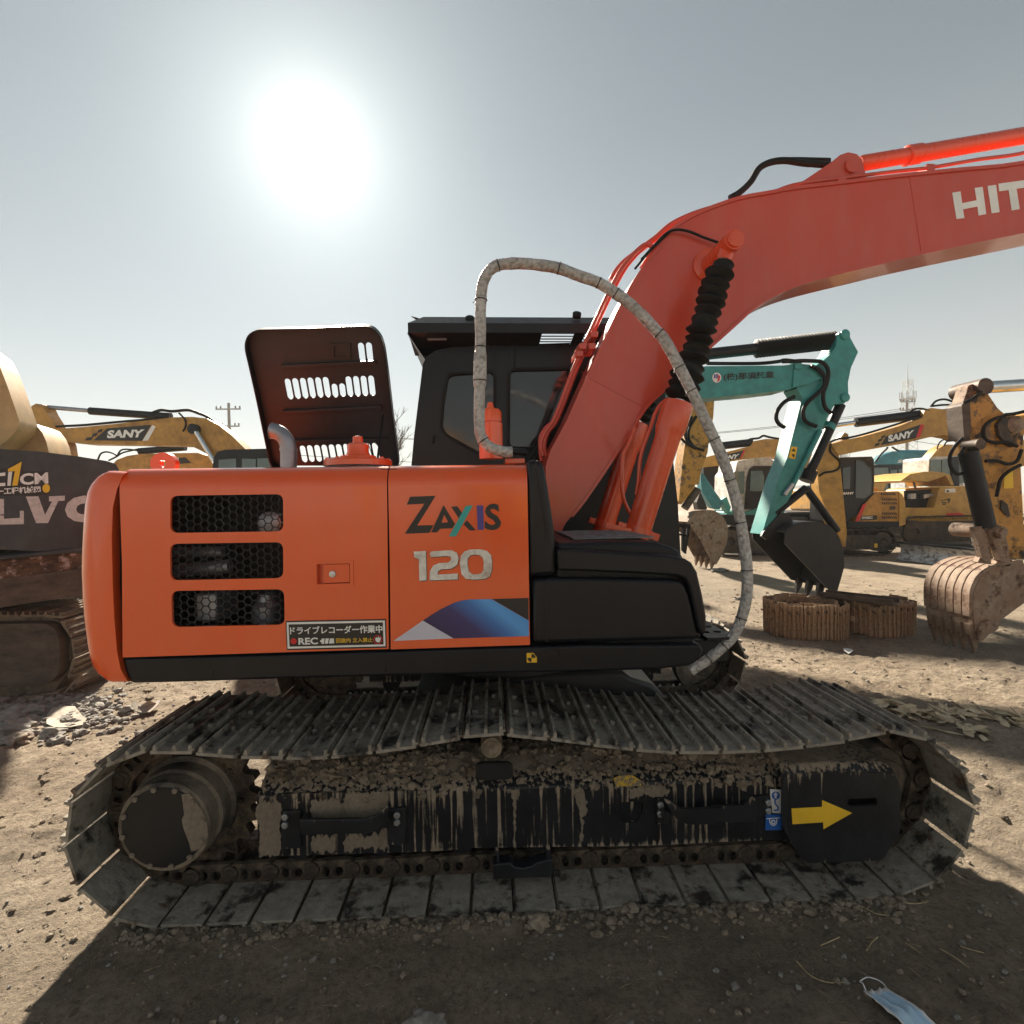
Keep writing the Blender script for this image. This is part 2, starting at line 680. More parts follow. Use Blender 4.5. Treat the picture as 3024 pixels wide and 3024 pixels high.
def ground_z(x, y):
    r = math.hypot(x, y)
    k = min(1.0, 12.0 / max(r, 12.0))
    z = .022 * noise.noise(Vector((x * .55, y * .55, 0))) + .014 * noise.noise(Vector((x * 1.9, y * 1.9, 4))) * k + .008 * noise.noise(Vector((x * 5.5, y * 5.5, 8))) * k
    if r < 9:
        z += .016 * noise.noise(Vector((x * 9, y * 12, 2))) + .013 * noise.noise(Vector((x * 22, y * 26, 6))) + .006 * noise.noise(Vector((x * 45, y * 50, 3)))
    # keep it level where the nearest machine stands
    d = max(abs(x - .1) - 1.75, abs(abs(y - 3.4) - 1.0) - .32)
    k2 = min(1, max(0, d / .5))
    z = z * (.25 + .75 * k2) - .006 * (1 - k2)
    # soil squeezed up along the near track
    if abs(x - .1) < 1.75 and 1.9 < y < 2.14:
        z += .030 * math.exp(-((y - 2.06) / .045) ** 2) * max(0, .35 + noise.noise(Vector((x * 7, y * 9, 5))))
    # ruts left by tracks, right of the machine
    for cy in (2.55, 4.3):
        dd = abs(y - cy - .06 * math.sin(x * .7))
        if x > 1.7 and dd < .45:
            z += (.018 * math.sin((x + y * .25) * 2 * math.pi / .176) * (1 - dd / .45) - .03 * (1 - dd / .45)) * min(1, (x - 1.7) / .5)
    return z


def axis(lo, hi, c0, c1, fine, grow):
    v = [c0]
    while v[-1] < c1:
        v.append(v[-1] + fine)
    s = fine
    while v[-1] < hi:
        s *= grow
        v.append(v[-1] + s)
    s = fine
    a = [c0]
    while a[-1] > lo:
        s *= grow
        a.append(a[-1] - s)
    return a[:0:-1] + v


gx = axis(-420, 420, -3.4, 4.4, .024, 1.04)
gy = axis(-60, 730, .3, 6.0, .024, 1.04)
gv = [Vector((x, yy, ground_z(x, yy))) for yy in gy for x in gx]
nx_ = len(gx)
gf = [(j * nx_ + i, j * nx_ + i + 1, (j + 1) * nx_ + i + 1, (j + 1) * nx_ + i) for j in range(len(gy) - 1) for i in range(nx_ - 1)]
me = bpy.data.meshes.new('ground')
me.from_pydata([tuple(p) for p in gv], [], gf)
me.materials.append(MATS['dirt'])
me.shade_smooth()
go = bpy.data.objects.new('ground', me)
link(go, None, Matrix.Identity(4))
tag(go, 'packed tan dirt yard with ruts, clods and straw', 'ground', kind='structure')
# ================================================================ materials used by the machines
gloss_paint('orange_paint', (0.80, 0.100, 0.012), 0.20, 0.55, amt=0.07)
gloss_paint('boom_orange_shaded', (0.58, 0.062, 0.030), 0.34, 0.35, amt=0.13)  # same orange paint as the doors, darkened: the boom's shading is in the colour
gloss_paint('ram_paint', (0.70, 0.075, 0.018), 0.26, 0.5, amt=0.08)
gloss_paint('black_plastic', (0.007, 0.008, 0.012), 0.30, 0.0, (0.06, 0.058, 0.058), 0.10, 0.30)
plain('black_steel', (0.010, 0.011, 0.014), 0.42, 0, 0.0, 0.3, 5, 0.08, 60, 0.3)
plain('dark_inside', (0.010, 0.010, 0.010), 0.8)  # near-black that stands in for shade inside openings
plain('hood_inside', (0.020, 0.020, 0.023), 0.45, 0, 0, 0.4, 3, 0.1, 30)
plain('rubber', (0.010, 0.010, 0.010), 0.6, spec=0.25)
plain('grey_pipe', (0.33, 0.35, 0.39), 0.42, 0.75, 0, 0.2, 8)
plain('zinc', (0.55, 0.56, 0.58), 0.35, 0.8)
plain('chrome', (0.62, 0.63, 0.65), 0.15, 1.0)
plain('print_white', (0.84, 0.84, 0.83), 0.5)
worn('print_aged', (0.74, 0.72, 0.68), (0.45, 0.38, 0.33), 0.30, 12, 0.5, 0.7, 0.1, None, 0, 0, 0)
plain('print_black', (0.018, 0.017, 0.016), 0.45)
plain('print_red', (0.62, 0.02, 0.02), 0.45)
plain('print_yellow', (0.88, 0.55, 0.03), 0.5)
plain('print_teal', (0.03, 0.38, 0.36), 0.45)
worn('label_faded', (0.55, 0.36, 0.03), (0.20, 0.165, 0.12), 0.52, 40, 0.7, 0.95, 0.05)
worn('mud_smear', (0.25, 0.205, 0.155), (0.13, 0.105, 0.08), 0.42, 14, 0.9, 0.95, 0.2, (1, 1, .2), 0, 0, 0.25)
plain('print_purple', (0.07, 0.05, 0.28), 0.45)
plain('print_blue', (0.02, 0.13, 0.50), 0.45)
plain('print_lilac', (0.60, 0.60, 0.72), 0.45)
glassy('dark_glass', (0.012, 0.014, 0.016), 0.06)
worn('zip_black', (0.01, 0.01, 0.01), (0.02, 0.02, 0.02), 0.3)
muddy_black('track_frame_mud', cover=0.38)
muddy_black('guard_mud', cover=0.16, base=(0.016, 0.017, 0.020))
PER_OBJECT = True
caked('shoe_mud', (0.040, 0.037, 0.034), (0.31, 0.28, 0.235), 0.66, 7.0, (0.12, 0.075, 0.045), 0.045)
PER_OBJECT = False
caked('chain_mud', (0.022, 0.018, 0.015), (0.145, 0.110, 0.078), 0.52, 14.0, (0.07, 0.035, 0.018))
caked('drive_mud', (0.022, 0.022, 0.024), (0.26, 0.215, 0.165), 0.62, 3.2)
caked('wet_mud', (0.16, 0.128, 0.095), (0.29, 0.235, 0.175), 0.55, 12.0)
plain('car_body_paint', (0.030, 0.031, 0.034), 0.45, 0, 0, 0.3, 3, 0.1, 30)
plain('tread_plate', (0.20, 0.20, 0.21), 0.6, 0.3, 0, 0.25, 14, 0.4, 50)


def _grad():
    m, t, b = _mat('print_gradient')
    tc = _n(t, 'ShaderNodeTexCoord')
    sp = _n(t, 'ShaderNodeSeparateXYZ')
    t.links.new(tc.outputs['Generated'], sp.inputs[0])
    f = _math(t, 'ADD', _math(t, 'MULTIPLY', sp.outputs['X'], .8), _math(t, 'MULTIPLY', sp.outputs['Z'], .35))
    t.links.new(_ramp(t, f, [(0.18, (0.035, 0.022, 0.09)), (0.48, (0.05, 0.04, 0.16)), (0.66, (0.05, 0.17, 0.50)), (0.8, (0.10, 0.36, 0.80)), (1, (0.08, 0.30, 0.72))]), b.inputs['Base Color'])
    b.inputs['Roughness'].default_value = 0.4


_grad()


def _wrap():
    m, t, b = _mat('bubble_wrap')
    tc = _n(t, 'ShaderNodeTexCoord')
    vo = _n(t, 'ShaderNodeTexVoronoi', feature='SMOOTH_F1')
    vo.inputs['Scale'].default_value = 72
    t.links.new(tc.outputs['Object'], vo.inputs['Vector'])
    dust = _noise(t, 9, 8, 0.7)
    c = _ramp(t, dust, [(0.3, (0.36, 0.355, 0.35)), (0.7, (0.62, 0.61, 0.60))])
    t.links.new(_mix(t, _ramp(t, vo.outputs['Distance'], [(0.35, (0, 0, 0)), (0.75, (1, 1, 1))]), c, (0.24, 0.235, 0.23)), b.inputs['Base Color'])
    b.inputs['Roughness'].default_value = 0.45
    b.inputs['Subsurface Weight'].default_value = 0.15
    inv = _math(t, 'SUBTRACT', 1.0, vo.outputs['Distance'])
    _bump(t, b, _math(t, 'ADD', _math(t, 'MULTIPLY', inv, .8), _math(t, 'MULTIPLY', _noise(t, 40, 5), .3)), 0.9, 0.012)


_wrap()

# ================================================================ the big excavator
XC = 0.11
UC = Frame(XC, 3.4, 0.0)          # undercarriage
U = Frame(XC, 3.4, 1.4)           # slewed upper structure
hero = thing('crawler_excavator', (XC, 3.4, 0), 'large orange-red excavator with open dark engine hood and muddy tracks, nearest the camera', 'excavator')
NS = -1.22                        # near side of the upper structure


def ribbon(mb, fr, path, y0, y1, th, closed=False):
    """Flat strip along a local x,z path, from y0 to y1, th thick."""
    P = [Vector(p) for p in path]
    rg = []
    N = len(P)
    for i, p in enumerate(P):
        a, b = (P[(i - 1) % N], P[(i + 1) % N]) if closed else (P[max(i - 1, 0)], P[min(i + 1, N - 1)])
        t = (b - a).normalized()
        n = Vector((-t.y, t.x)) * th / 2
        c, d = p + n, p - n
        rg.append([fr.w(c.x, y0, c.y), fr.w(c.x, y1, c.y), fr.w(d.x, y1, d.y), fr.w(d.x, y0, d.y)])
    if closed:
        rg.append(rg[0])
    return mb.rings(rg, not closed, not closed)


def hose(name, parent, pts, r, mat='rubber', n=9, sub=6, label=None):
    return build(name, MB().tube(smooth_path(pts, sub), r, n), mat, parent, 60, label=label)


def pxpts(fr, s, y):
    """Photo pixels -> world points at local depth y (one number, or one per point)."""
    pp = q(s)
    ys = y if isinstance(y, (list, tuple)) else [y] * len(pp)
    return [fr.hit(a, b, ys[min(i, len(ys) - 1)]) for i, (a, b) in enumerate(pp)]


def bolt(name, parent, p, axis, r, h, mat='black_steel', n=6):
    return build(name, MB().lathe(p, axis, [(0, r), (h * .8, r), (h, r * .8)], n), mat, parent, 30)


# ---------------------------------------------------------------- counterweight
prof = U.loop(q('A 925,1000 780,990 690,1030 630,1090 597,1150 577,1250 562,1450 553,1650 I 672,300 682,550 703,800 735,1000 748,1080 780,1180 830,1240 920,1300 1000,1320 1170,1315 1112,1210 1085,1080 1075,1000 1048,700 1032,400 1030,50 A 843,1500 850,1250 880,1110'), NS)
px0, px1 = min(p[0] for p in prof), max(p[0] for p in prof)
zc_ = sum(p[1] for p in prof) / len(prof)
mb = MB()
rg = []
for y, ins in [(-1.22, .040), (-1.212, .022), (-1.19, .006), (-1.15, .0), (-1.05, 0), (-.9, 0), (-.7, 0), (-.45, 0), (-.2, 0), (0, 0),
               (.2, 0), (.45, 0), (.7, 0), (.9, 0), (1.05, 0), (1.15, .004), (1.19, .02), (1.212, .045), (1.22, .075)]:
    sh = math.sqrt(2.19 ** 2 - y * y) - math.sqrt(2.19 ** 2 - 1.18 ** 2)
    ring = []
    for x, z in prof:
        k = min(1, max(0, (px1 - .05 - x) / (px1 - .05 - px0)))
        kz = (z - zc_) / .5
        ring.append(U.w(x - sh * k + ins * k, y, z - ins * .55 * kz * (abs(kz) > .6)))
    rg.append(ring)
mb.rings(rg)
cw = build('counterweight', mb, 'orange_paint', hero, 50)
# lifting eye on top of the counterweight
c = U.loc(U.hit(*q('A 1245,945')[0], -.5))
mb = MB()
plate(mb, U, [ell(c.x, c.z, .064, .058, 24) , ell(c.x, c.z, .017, .02, 12)], c.y - .02, .04)
build('lifting_eye', mb, 'orange_paint', cw, 40, .012, 3)

# ---------------------------------------------------------------- engine bay doors
ZT = U.xz(760, 1377, NS)[1]            # level of the hood
RT = 0.085
ZB1 = U.xz(750, 1929, NS)[1]
X1a, X1b = U.xz(353, 1450, NS)[0], U.xz(1143, 1450, NS)[0]
X2a, X2b = U.xz(1150, 1600, NS)[0], U.xz(1560, 1600, NS)[0]
XB2 = U.xz(1565, 1904, NS)[0]


def px_round(fr, pts, y, r):
    return round_loop(fr.loop(pts, y), r, 5)


GR = [[(503, 1464), (836, 1459), (837, 1569), (503, 1574)], [(502, 1606), (836, 1601), (837, 1707), (503, 1714)], [(506, 1745), (839, 1740), (841, 1845), (508, 1852)]]
holes = [px_round(U, g, NS, .03) for g in GR]
hnd = U.loop(q('J 285,782 530,776 532,922 288,930'), NS)


def door(name, x0, xb0, x1, xb1, zb, cuts):
    mb = MB()
    plate(mb, U, [[(x0, ZT - RT), (x0 - .0, (ZT + zb) / 2), (xb0, zb), (xb1, zb), (x1, ZT - RT)]] + cuts, NS, .012)
    rg = []
    for k in range(13):
        a = math.pi / 2 * k / 12
        y, z = NS + RT * (1 - math.cos(a)), ZT - RT + RT * math.sin(a)
        rg.append([U.w(x0, y, z), U.w(x1, y, z), U.w(x1, y + .012 * math.cos(a), z - .012 * math.sin(a)), U.w(x0, y + .012 * math.cos(a), z - .012 * math.sin(a))])
    mb.rings(rg)
    return build(name, mb, 'orange_paint', hero, 28)


door1 = door('engine_door', X1a, U.xz(362, 1939, NS)[0], X1b, U.xz(1148, 1919, NS)[0], ZB1, holes + [hnd])
door2 = door('pump_door', X2a, U.xz(1154, 1918, NS)[0], X2b, XB2, U.xz(1360, 1911, NS)[1], [])
# honeycomb screens behind the three openings
for g in GR:
    lp = U.loop(g, NS)
    x0, x1 = min(p[0] for p in lp) - .015, max(p[0] for p in lp) + .015
    z0, z1 = min(p[1] for p in lp) - .015, max(p[1] for p in lp) + .015
    mb = MB()
    s = .0185
    hh = s * math.sqrt(3)
    yq = NS + .016
    nx, nz = int((x1 - x0) / (1.5 * s)) + 2, int((z1 - z0) / hh) + 2
    done = set()
    for i in range(nx):
        for j in range(nz):
            cx, cz = x0 + i * 1.5 * s, z0 + (j + .5 * (i % 2)) * hh
            for k in range(6):
                a, b = math.pi / 3 * k, math.pi / 3 * (k + 1)
                p, r = (cx + s * math.cos(a), cz + s * math.sin(a)), (cx + s * math.cos(b), cz + s * math.sin(b))
                key = (round((p[0] + r[0]) * 500), round((p[1] + r[1]) * 500))
                if key in done or not (x0 < (p[0] + r[0]) / 2 < x1 and z0 < (p[1] + r[1]) / 2 < z1):
                    continue
                done.add(key)
                d = (Vector(r) - Vector(p)).normalized()
                n = Vector((-d.y, d.x)) * .0022
                A, B = Vector(p), Vector(r)
                mb.prism(U, [tuple(A + n), tuple(B + n), tuple(B - n), tuple(A - n)], yq, yq + .002)
    o = build('mesh_grille', mb, 'black_steel', door1, 0)
# recessed latch
mb = MB()
hl = hnd
cxh, czh = sum(p[0] for p in hl) / 4, sum(p[1] for p in hl) / 4
plate(mb, U, [[(cxh + (x - cxh) * 1.2, czh + (z - czh) * 1.28) for x, z in hl], [(cxh + (x - cxh) * 1.0, czh + (z - czh) * 1.0) for x, z in hl]], NS - .005, .006)
mb.prism(U, hl, NS + .028, NS + .032)
for a in range(4):
    ribbon(mb, U, [hl[a], hl[(a + 1) % 4]], NS, NS + .03, .002)
latch = build('door_latch', mb, 'orange_paint', door1, 30, .002)
mb = MB()
plate(mb, U, [U.loop(q('J 330,788 522,783 524,915 332,922'), NS)], NS + .006, .012)
build('latch_plate', mb, 'orange_paint', latch, 30, .004)
build('lock', MB().lathe(U.hit(*q('J 403,855')[0], NS + .006), -U.y, [(0, .013), (.008, .013), (.009, .008), (.010, .004)], 16), 'zinc', latch)
# black strips added behind the gaps so they read dark and leak no light
mb = MB()
mb.box(U, X1b - .03, X2a + .03, NS + .02, NS + .03, ZB1 + .01, ZT - .05)
build('gap_shade_strip', mb, 'rubber', hero)
mb = MB()
mb.box(U, X1b - .03, X2a + .03, NS + .034, NS + .2, ZT - .05, ZT - .014)
build('gap_shade_strip', mb, 'rubber', hero)
mb = MB()
mb.box(U, X1a - .05, X1a + .03, NS + .045, NS + .06, ZB1 - .06, ZT - .06)
build('gap_shade_strip', mb, 'rubber', hero)
mb = MB()
mb.box(U, X1a - .05, X2b, NS + .03, NS + .045, ZB1 - .08, ZB1 + .05)
build('gap_shade_strip', mb, 'rubber', hero)

# ---------------------------------------------------------------- top of the engine bay
mb = MB()
xo0, xo1 = U.xz(800, 1380, -.4)[0], U.xz(1190, 1380, -.1)[0]
TY = NS + RT
mb.box(U, X1a, XB2 - .02, TY, TY + .14, ZT - .012, ZT)
mb.box(U, X1a - .05, xo0, TY + .14, 1.2, ZT - .012, ZT)
mb.box(U, xo0, xo1, .34, 1.2, ZT - .012, ZT)
mb.box(U, xo1, X2b - .02, TY + .14, .26, ZT - .012, ZT)
build('bonnet', mb, 'orange_paint', hero, 30)
mb = MB()
ZD = U.xz(900, 1985, NS)[1]
mb.box(U, X1a - .08, U.xz(*q('D 1440,1760')[0], NS)[0], NS + .06, 1.18, ZD - .0, ZD + .07)
mb.box(U, X1a - .02, X2b, .60, .63, ZD + .07, ZT - .015)
mb.box(U, X2b - .10, X2b - .06, NS + .05, .6, ZD + .07, ZT - .015)
mb.box(U, X2a + .05, X2b - .08, NS + .03, NS + .06, ZD + .07, ZT - .1)
mb.box(U, X1a - .02, X2b - .3, 1.17, 1.2, ZD + .07, ZT - .015)
build('deck_frame', mb, 'black_steel', hero)
mb = MB()
mb.box(U, X1a - .02, X1b + .05, -.84, -.82, ZD + .07, ZT - .10)
build('bay_shade_sheet', mb, 'dark_inside', hero)  # sheet added behind the screens; its black stands in for the bay's shade
# engine seen through the screens and the open hood
mb = MB()
mb.cyl(U.hit(515, 1632, -1.0), U.hit(660, 1630, -1.0), .024, n=16)
mb.cyl(U.hit(520, 1685, -1.02), U.hit(680, 1672, -1.02), .030, n=16)
build('engine_pipe', mb, 'grey_pipe', hero)
mb = MB()
mb.box(U, X1a + .21, X1a + .30, -1.1, -.9, U.xz(520, 1840, -1.1)[1], U.xz(520, 1755, -1.1)[1])
build('engine_cover', mb, 'grey_pipe', hero, 30, .01)
mb = MB()
mb.lathe(U.hit(800, 1545, -1.05), -U.y, [(0, .05), (.02, .05), (.03, .03)], 18)
build('oil_filter', mb, 'grey_pipe', hero)
mb = MB()
mb.lathe(U.hit(790, 1840, -1.0), U.z, [(0, .06), (.08, .06), (.10, .04), (.13, .035)], 18)
build('oil_filter', mb, 'grey_pipe', hero)
mb = MB()
mb.box(U, X1a + .5, X1a + .9, -.6, 0, 1.0, 1.55)
build('engine_block', mb, 'grey_pipe', hero)
mb = MB()
mb.cyl(U.w(X1a + .55, -.5, 1.6), U.w(X1a + .95, -.5, 1.66), .11, n=18)
build('silencer', mb, 'grey_pipe', hero)
# exhaust stack
ye = -.45
pth = smooth_path(pxpts(U, 'B 517,1230 517,1105 512,1060 494,1015 462,978 425,958 385,950', ye), 6)
mb = MB().tube(pth, [.042] * (len(pth) - 1) + [.046], 16, False)
mb.tube(pth, .038, 16, False)
mb.lathe(U.hit(*q('B 517,1092')[0], ye), U.z, [(-.008, .046), (.008, .046)], 16)
build('exhaust_pipe', mb, 'grey_pipe', hero, 60)
# round cover with plug
cc = U.hit(*q('B 1043,1188')[0], -.72)
build('tank_cover', MB().lathe(cc, U.z, [(-.02, .165), (.004, .165), (.012, .158), (.016, .09), (.03, .085), (.034, .06), (.05, .052), (.085, .052), (.092, .046), (.096, .026), (.125, .024), (.13, .015)], 32), 'orange_paint', hero, 40)
for k in range(8):
    a = k * math.pi / 4 + .3
    bolt('bolt', hero, cc + U.x * .145 * math.cos(a) + U.y * .145 * math.sin(a) + U.z * .008, U.z, .011, .012, 'orange_paint')
# filter canister beside the handrail
cb = U.hit(*q('C 640,1675')[0], -.80)
build('filter_canister', MB().lathe(cb, U.z, [(0, .058), (.172, .058), (.172, .049), (.178, .049), (.18, .055), (.225, .055), (.24, .045), (.243, .02), (.26, .016), (.275, .012)], 24), 'orange_paint', hero, 40)
mb = MB()
lp = U.loop(q('C 745,1675 890,1672 893,1712 748,1715'), -1.0)
mb.prism(U, lp, -1.02, -.80)
build('handrail_bracket', mb, 'orange_paint', hero, 30, .004)

# ---------------------------------------------------------------- raised engine hood
HP = U.tilt((0, .30, ZT + .03), (0, -.13, ZT + .87))
hl = HP.loop(q('B 405,1215 365,1020 300,700 238,420 218,335 215,280 238,215 300,180 700,170 1100,152 1165,168 1218,228 1243,310 1270,500 1310,850 1357,1215'), 0)
hl = round_loop(hl, .05, 3)
cuts = []


def slot(s, w=21):
    (a, b), (c, d) = q(s)
    A, B = Vector(HP.xz(a, b, 0)), Vector(HP.xz(c, d, 0))
    r = w * 756 / 1932 / (FPX / 3.45)
    t = (B - A).normalized()
    A, B = A + t * r, B - t * r
    n = Vector((-t.y, t.x))
    lp = [A + n * r * math.cos(x) - t * r * math.sin(x) for x in [math.pi * k / 5 for k in range(6)]]
    lp += [B - n * r * math.cos(x) + t * r * math.sin(x) for x in [math.pi * k / 5 for k in range(6)]]
    cuts.append([tuple(p) for p in lp])


slot('B 1060,286 1077,428')
slot('B 1120,284 1135,426')
for k in range(6):
    slot('B %d,%d %d,%d' % (505 + 57.5 * k, 557 - 2.4 * k, 535 + 56.5 * k, 713 - 3.4 * k))
slot('B 860,596 873,697')
slot('B 918,593 930,694')
for k in range(4):
    slot('B %d,%d %d,%d' % (965 + 57 * k, 540 - 2 * k, 986 + 56 * k, 692 - 2 * k))
for k in range(11):
    slot('B %d,%d %d,%d' % (618 + 54.5 * k, 1063 - 2.2 * k, 642 + 54.5 * k, 1188 - 2.2 * k))
mb = MB()
plate(mb, HP, [hl] + cuts, 0, .004)
hood = build('engine_hood', mb, 'hood_inside', hero, 30)
mb = MB()
ribbon(mb, HP, hl, -.055, .006, .008)
build('hood_rim', mb, 'black_steel', hood, 40)
mb = MB()
for s in ('B 480,805 1222,768', 'B 545,1028 1268,1012', 'B 470,462 1180,430'):
    (a, b), (c, d) = q(s)
    A, B = Vector(HP.xz(a, b, 0)), Vector(HP.xz(c, d, 0))
    mb.prism(HP, [(A.x, A.y - .012), (B.x, B.y - .012), (B.x, B.y + .012), (A.x, A.y + .012)], -.028, -.001)
build('hood_stiffener', mb, 'hood_inside', hood, 0, .003)
mb = MB()
plate(mb, HP, [HP.loop(q('B 835,290 985,285 990,405 840,412'), 0), HP.loop(q('B 860,310 965,306 968,385 865,390'), 0)], -.012, .011)
build('hood_latch_frame', mb, 'hood_inside', hood, 0, .002)
mb = MB().tube([HP.o + (HP.hit(*q('B 1230,835')[0], -.03) - HP.o), U.hit(*q('B 1185,1190')[0], -.1)], .007, 8)
build('gas_strut', mb, 'black_steel', hood)

# ---------------------------------------------------------------- decals on the doors
y = NS


def letters(name, parent, mat, polys, fr=U, yy=NS, thick=.0012, off=.0012):
    mb = MB()
    for s in polys:
        if isinstance(s, str):
            plate(mb, fr, [fr.loop(q(s), yy)], yy - off - thick, thick)
        else:
            plate(mb, fr, [fr.loop(q(x), yy) for x in s], yy - off - thick, thick)
    return build(name, mb, mat, parent, 0)


letters('model_lettering', door2, 'print_black', ['J 970,290 1155,283 1020,500 1140,497 1110,553 930,560 1075,340 945,347',
        ['J 1213,350 1296,488 1278,520 1190,523 1167,550 1123,550', 'J 1218,420 1248,476 1198,480'],
        'J 1270,362 1315,360 1350,410 1322,445', 'J 1385,462 1450,535 1405,537 1360,490'])
letters('model_lettering', door2, 'print_teal', ['J 1375,358 1428,352 1305,578 1253,580'], off=.0026)
letters('model_lettering', door2, 'print_purple', ['J 1456,353 1503,352 1508,530 1463,533'])
mb = MB()
lettering(mb, U, 'S', q('J 1518,345 1620,336 1640,530 1512,537'), NS, .03)
build('model_lettering', mb, 'print_black', door2, 0)
N1_ = 'J 995,690 1085,685 1090,900 1037,903 1033,745 1000,732'
N2_ = 'J 1113,705 1125,688 1270,680 1310,698 1325,740 1312,788 1272,815 1195,820 1172,835 1170,858 1318,850 1318,893 1112,900 1114,835 1138,792 1180,775 1248,770 1270,750 1265,728 1240,722 1120,730'
N0o = 'J 1332,780 1338,725 1365,690 1410,675 1480,673 1530,685 1560,715 1568,770 1566,830 1550,870 1515,890 1430,895 1375,888 1345,855'
N0i = 'J 1388,780 1390,740 1410,718 1440,712 1475,715 1500,735 1508,775 1505,825 1490,848 1460,856 1425,855 1398,835'


def shift(s, dx, dy):
    return ' '.join(t if t in ZM else '%g,%g' % (float(t.split(',')[0]) + dx, float(t.split(',')[1]) + dy) for t in s.split())


letters('model_number_shadow', door2, 'print_black', [shift(N1_, 4, 5), shift(N2_, 4, 5), [shift(N0o, 4, 5), shift(N0i, 4, 5)]])
letters('model_number', door2, 'print_aged', [N1_, N2_, [N0o, N0i]], off=.0028)
letters('stripe_graphic', door2, 'print_lilac', ['J 848,1343 1062,1195 1285,1325'])
letters('stripe_graphic', door2, 'print_gradient', ['J 1063,1195 1130,1150 1200,1108 1290,1065 1350,1048 1400,1041 1480,1039 1563,1038 1836,1195 1838,1308 1287,1325'])
letters('stripe_graphic', door2, 'print_black', ['J 1567,1037 1834,1030 1836,1193'])
st = letters('warning_sticker', door1, 'print_black', ['J 60,1198 792,1183 798,1393 68,1410'])
letters('sticker_border', st, 'print_white', [['J 68,1207 785,1193 790,1381 75,1399', 'J 82,1222 771,1207 776,1368 89,1385']], off=.0028)
mb = MB()
lettering(mb, U, 'ドライブレコーダー作業中', q('J 90,1240 766,1226 768,1284 92,1298'), NS - .002, .022)
lettering(mb, U, 'REC', q('J 152,1322 293,1318 296,1368 153,1372'), NS - .002, .03)
for s in ('J 322,1326 345,1326 338,1364 322,1364 322,1352 312,1352 312,1338 322,1338', 'J 352,1325 376,1325 368,1363 345,1363', 'J 384,1325 412,1325 414,1361 376,1362'):
    decal(mb, U, q(s), NS - .002)
for s in ('J 716,1322 727,1316 733,1326 734,1312 741,1312 742,1326 748,1316 755,1320 752,1340 744,1354 726,1352 714,1336',):
    decal(mb, U, q(s), NS - .002)
build('sticker_text', mb, 'print_white', st, 0)
mb = MB()
lettering(mb, U, '回旋内 立入禁止', q('J 427,1324 694,1318 695,1352 428,1358'), NS - .002, .012)
build('sticker_text', mb, 'print_yellow', st, 0)
mb = MB()
decal(mb, U, [(820 + a * 780 / 1932, 1350 + b * 780 / 1932) for a, b in ell(118, 1346, 22, 22)], NS - .002)
plate(mb, U, [U.loop([(820 + a * 780 / 1932, 1350 + b * 780 / 1932) for a, b in ell(734, 1333, r, r)], NS) for r in (33, 27)], NS - .0045, .0012)
build('sticker_mark', mb, 'print_red', st, 0)

# ---------------------------------------------------------------- black skirt, corner post, tank
mb = MB()
sk = U.loop(q('I 1128,1074 1140,1150 1165,1240 1212,1308 W 400,1286 545,1281 800,1275 1100,1268 1240,1264 1300,1257 1322,1244 1328,1228 1322,1216 1100,1217 1000,1220 735,1228 545,1234 400,1238'), NS + .012)
mb.prism(U, sk, NS + .012, NS + .12)
skirt = build('side_skirt', mb, 'black_plastic', hero, 50, .012, 3)
letters('balance_mark', skirt, 'print_yellow', ['J 1820,1432 1870,1430 1895,1462 1896,1500 1822,1501'], yy=NS + .012, off=.002)
mb = MB()
ccx, ccy = 1856, 1466
for a0 in (0, 2):
    pts = [(ccx, ccy)] + [(ccx + 30 * math.cos(math.pi / 2 * (a0 + k / 6)), ccy - 30 * math.sin(math.pi / 2 * (a0 + k / 6))) for k in range(7)]
    decal(mb, U, q('J ' + ' '.join('%g,%g' % p for p in pts)), NS + .012, off=.0035)
build('balance_mark', mb, 'print_black', skirt, 0)
mb = MB()
po = U.loop(q('D 146,402 238,404 268,440 282,500 302,610 345,890 358,1060 362,1275 166,1288 160,900 152,650'), NS)
mb.prism(U, po, NS - .004, NS + .30)
post = build('corner_post', mb, 'black_plastic', hero, 40, .02, 3)
mb = MB()
ribbon(mb, U, U.loop(q('D 205,402 215,470 232,560 262,760 285,900 292,1000'), NS - .006), NS - .009, NS + .02, .006)
build('post_rib', mb, 'black_plastic', post, 40)
mb = MB()
body = U.loop(q('D 175,1800 172,1290 360,1280 362,1034 700,1022 1110,1022 1238,1058 1296,1090 1340,1160 1400,1330 1450,1560 1470,1760'), NS + .05)
mb.prism(U, body, NS + .05, -.38)
tank = build('fuel_tank', mb, 'black_steel', hero, 40, .02, 3)
mb = MB()
lid = U.loop(q('D 372,1088 388,1076 600,1086 900,1106 1200,1124 1340,1150 1388,1180 1430,1250 1470,1420 1500,1590 1500,1680 1478,1742 1442,1690 1402,1500 1368,1356 1332,1302 1280,1282 1000,1264 600,1247 380,1240'), NS - .015)
mb.prism(U, lid, NS - .015, NS + .16)
build('tank_cover_trim', mb, 'black_plastic', tank, 40, .018, 3)
mb = MB()
dl = U.loop(q('D 186,1330 202,1308 350,1294 900,1300 1280,1312 1328,1336 1368,1420 1405,1570 1436,1720 1420,1756 800,1772 192,1788'), NS - .005)
mb.prism(U, dl, NS - .005, NS + .06)
td = build('tool_box_door', mb, 'black_plastic', tank, 40, .016, 3)
mb = MB()
ribbon(mb, U, U.loop(q('D 302,1306 296,1500 294,1700 296,1780'), NS - .006), NS - .009, NS + .01, .012)
build('door_groove_rib', mb, 'black_plastic', td, 40, .004)
mb = MB()
zt_ = max(p[1] for p in body)
(xa, _), (xb, _) = U.xz(*q('D 480,1050')[0], -1.0), U.xz(*q('D 1080,1060')[0], -1.0)
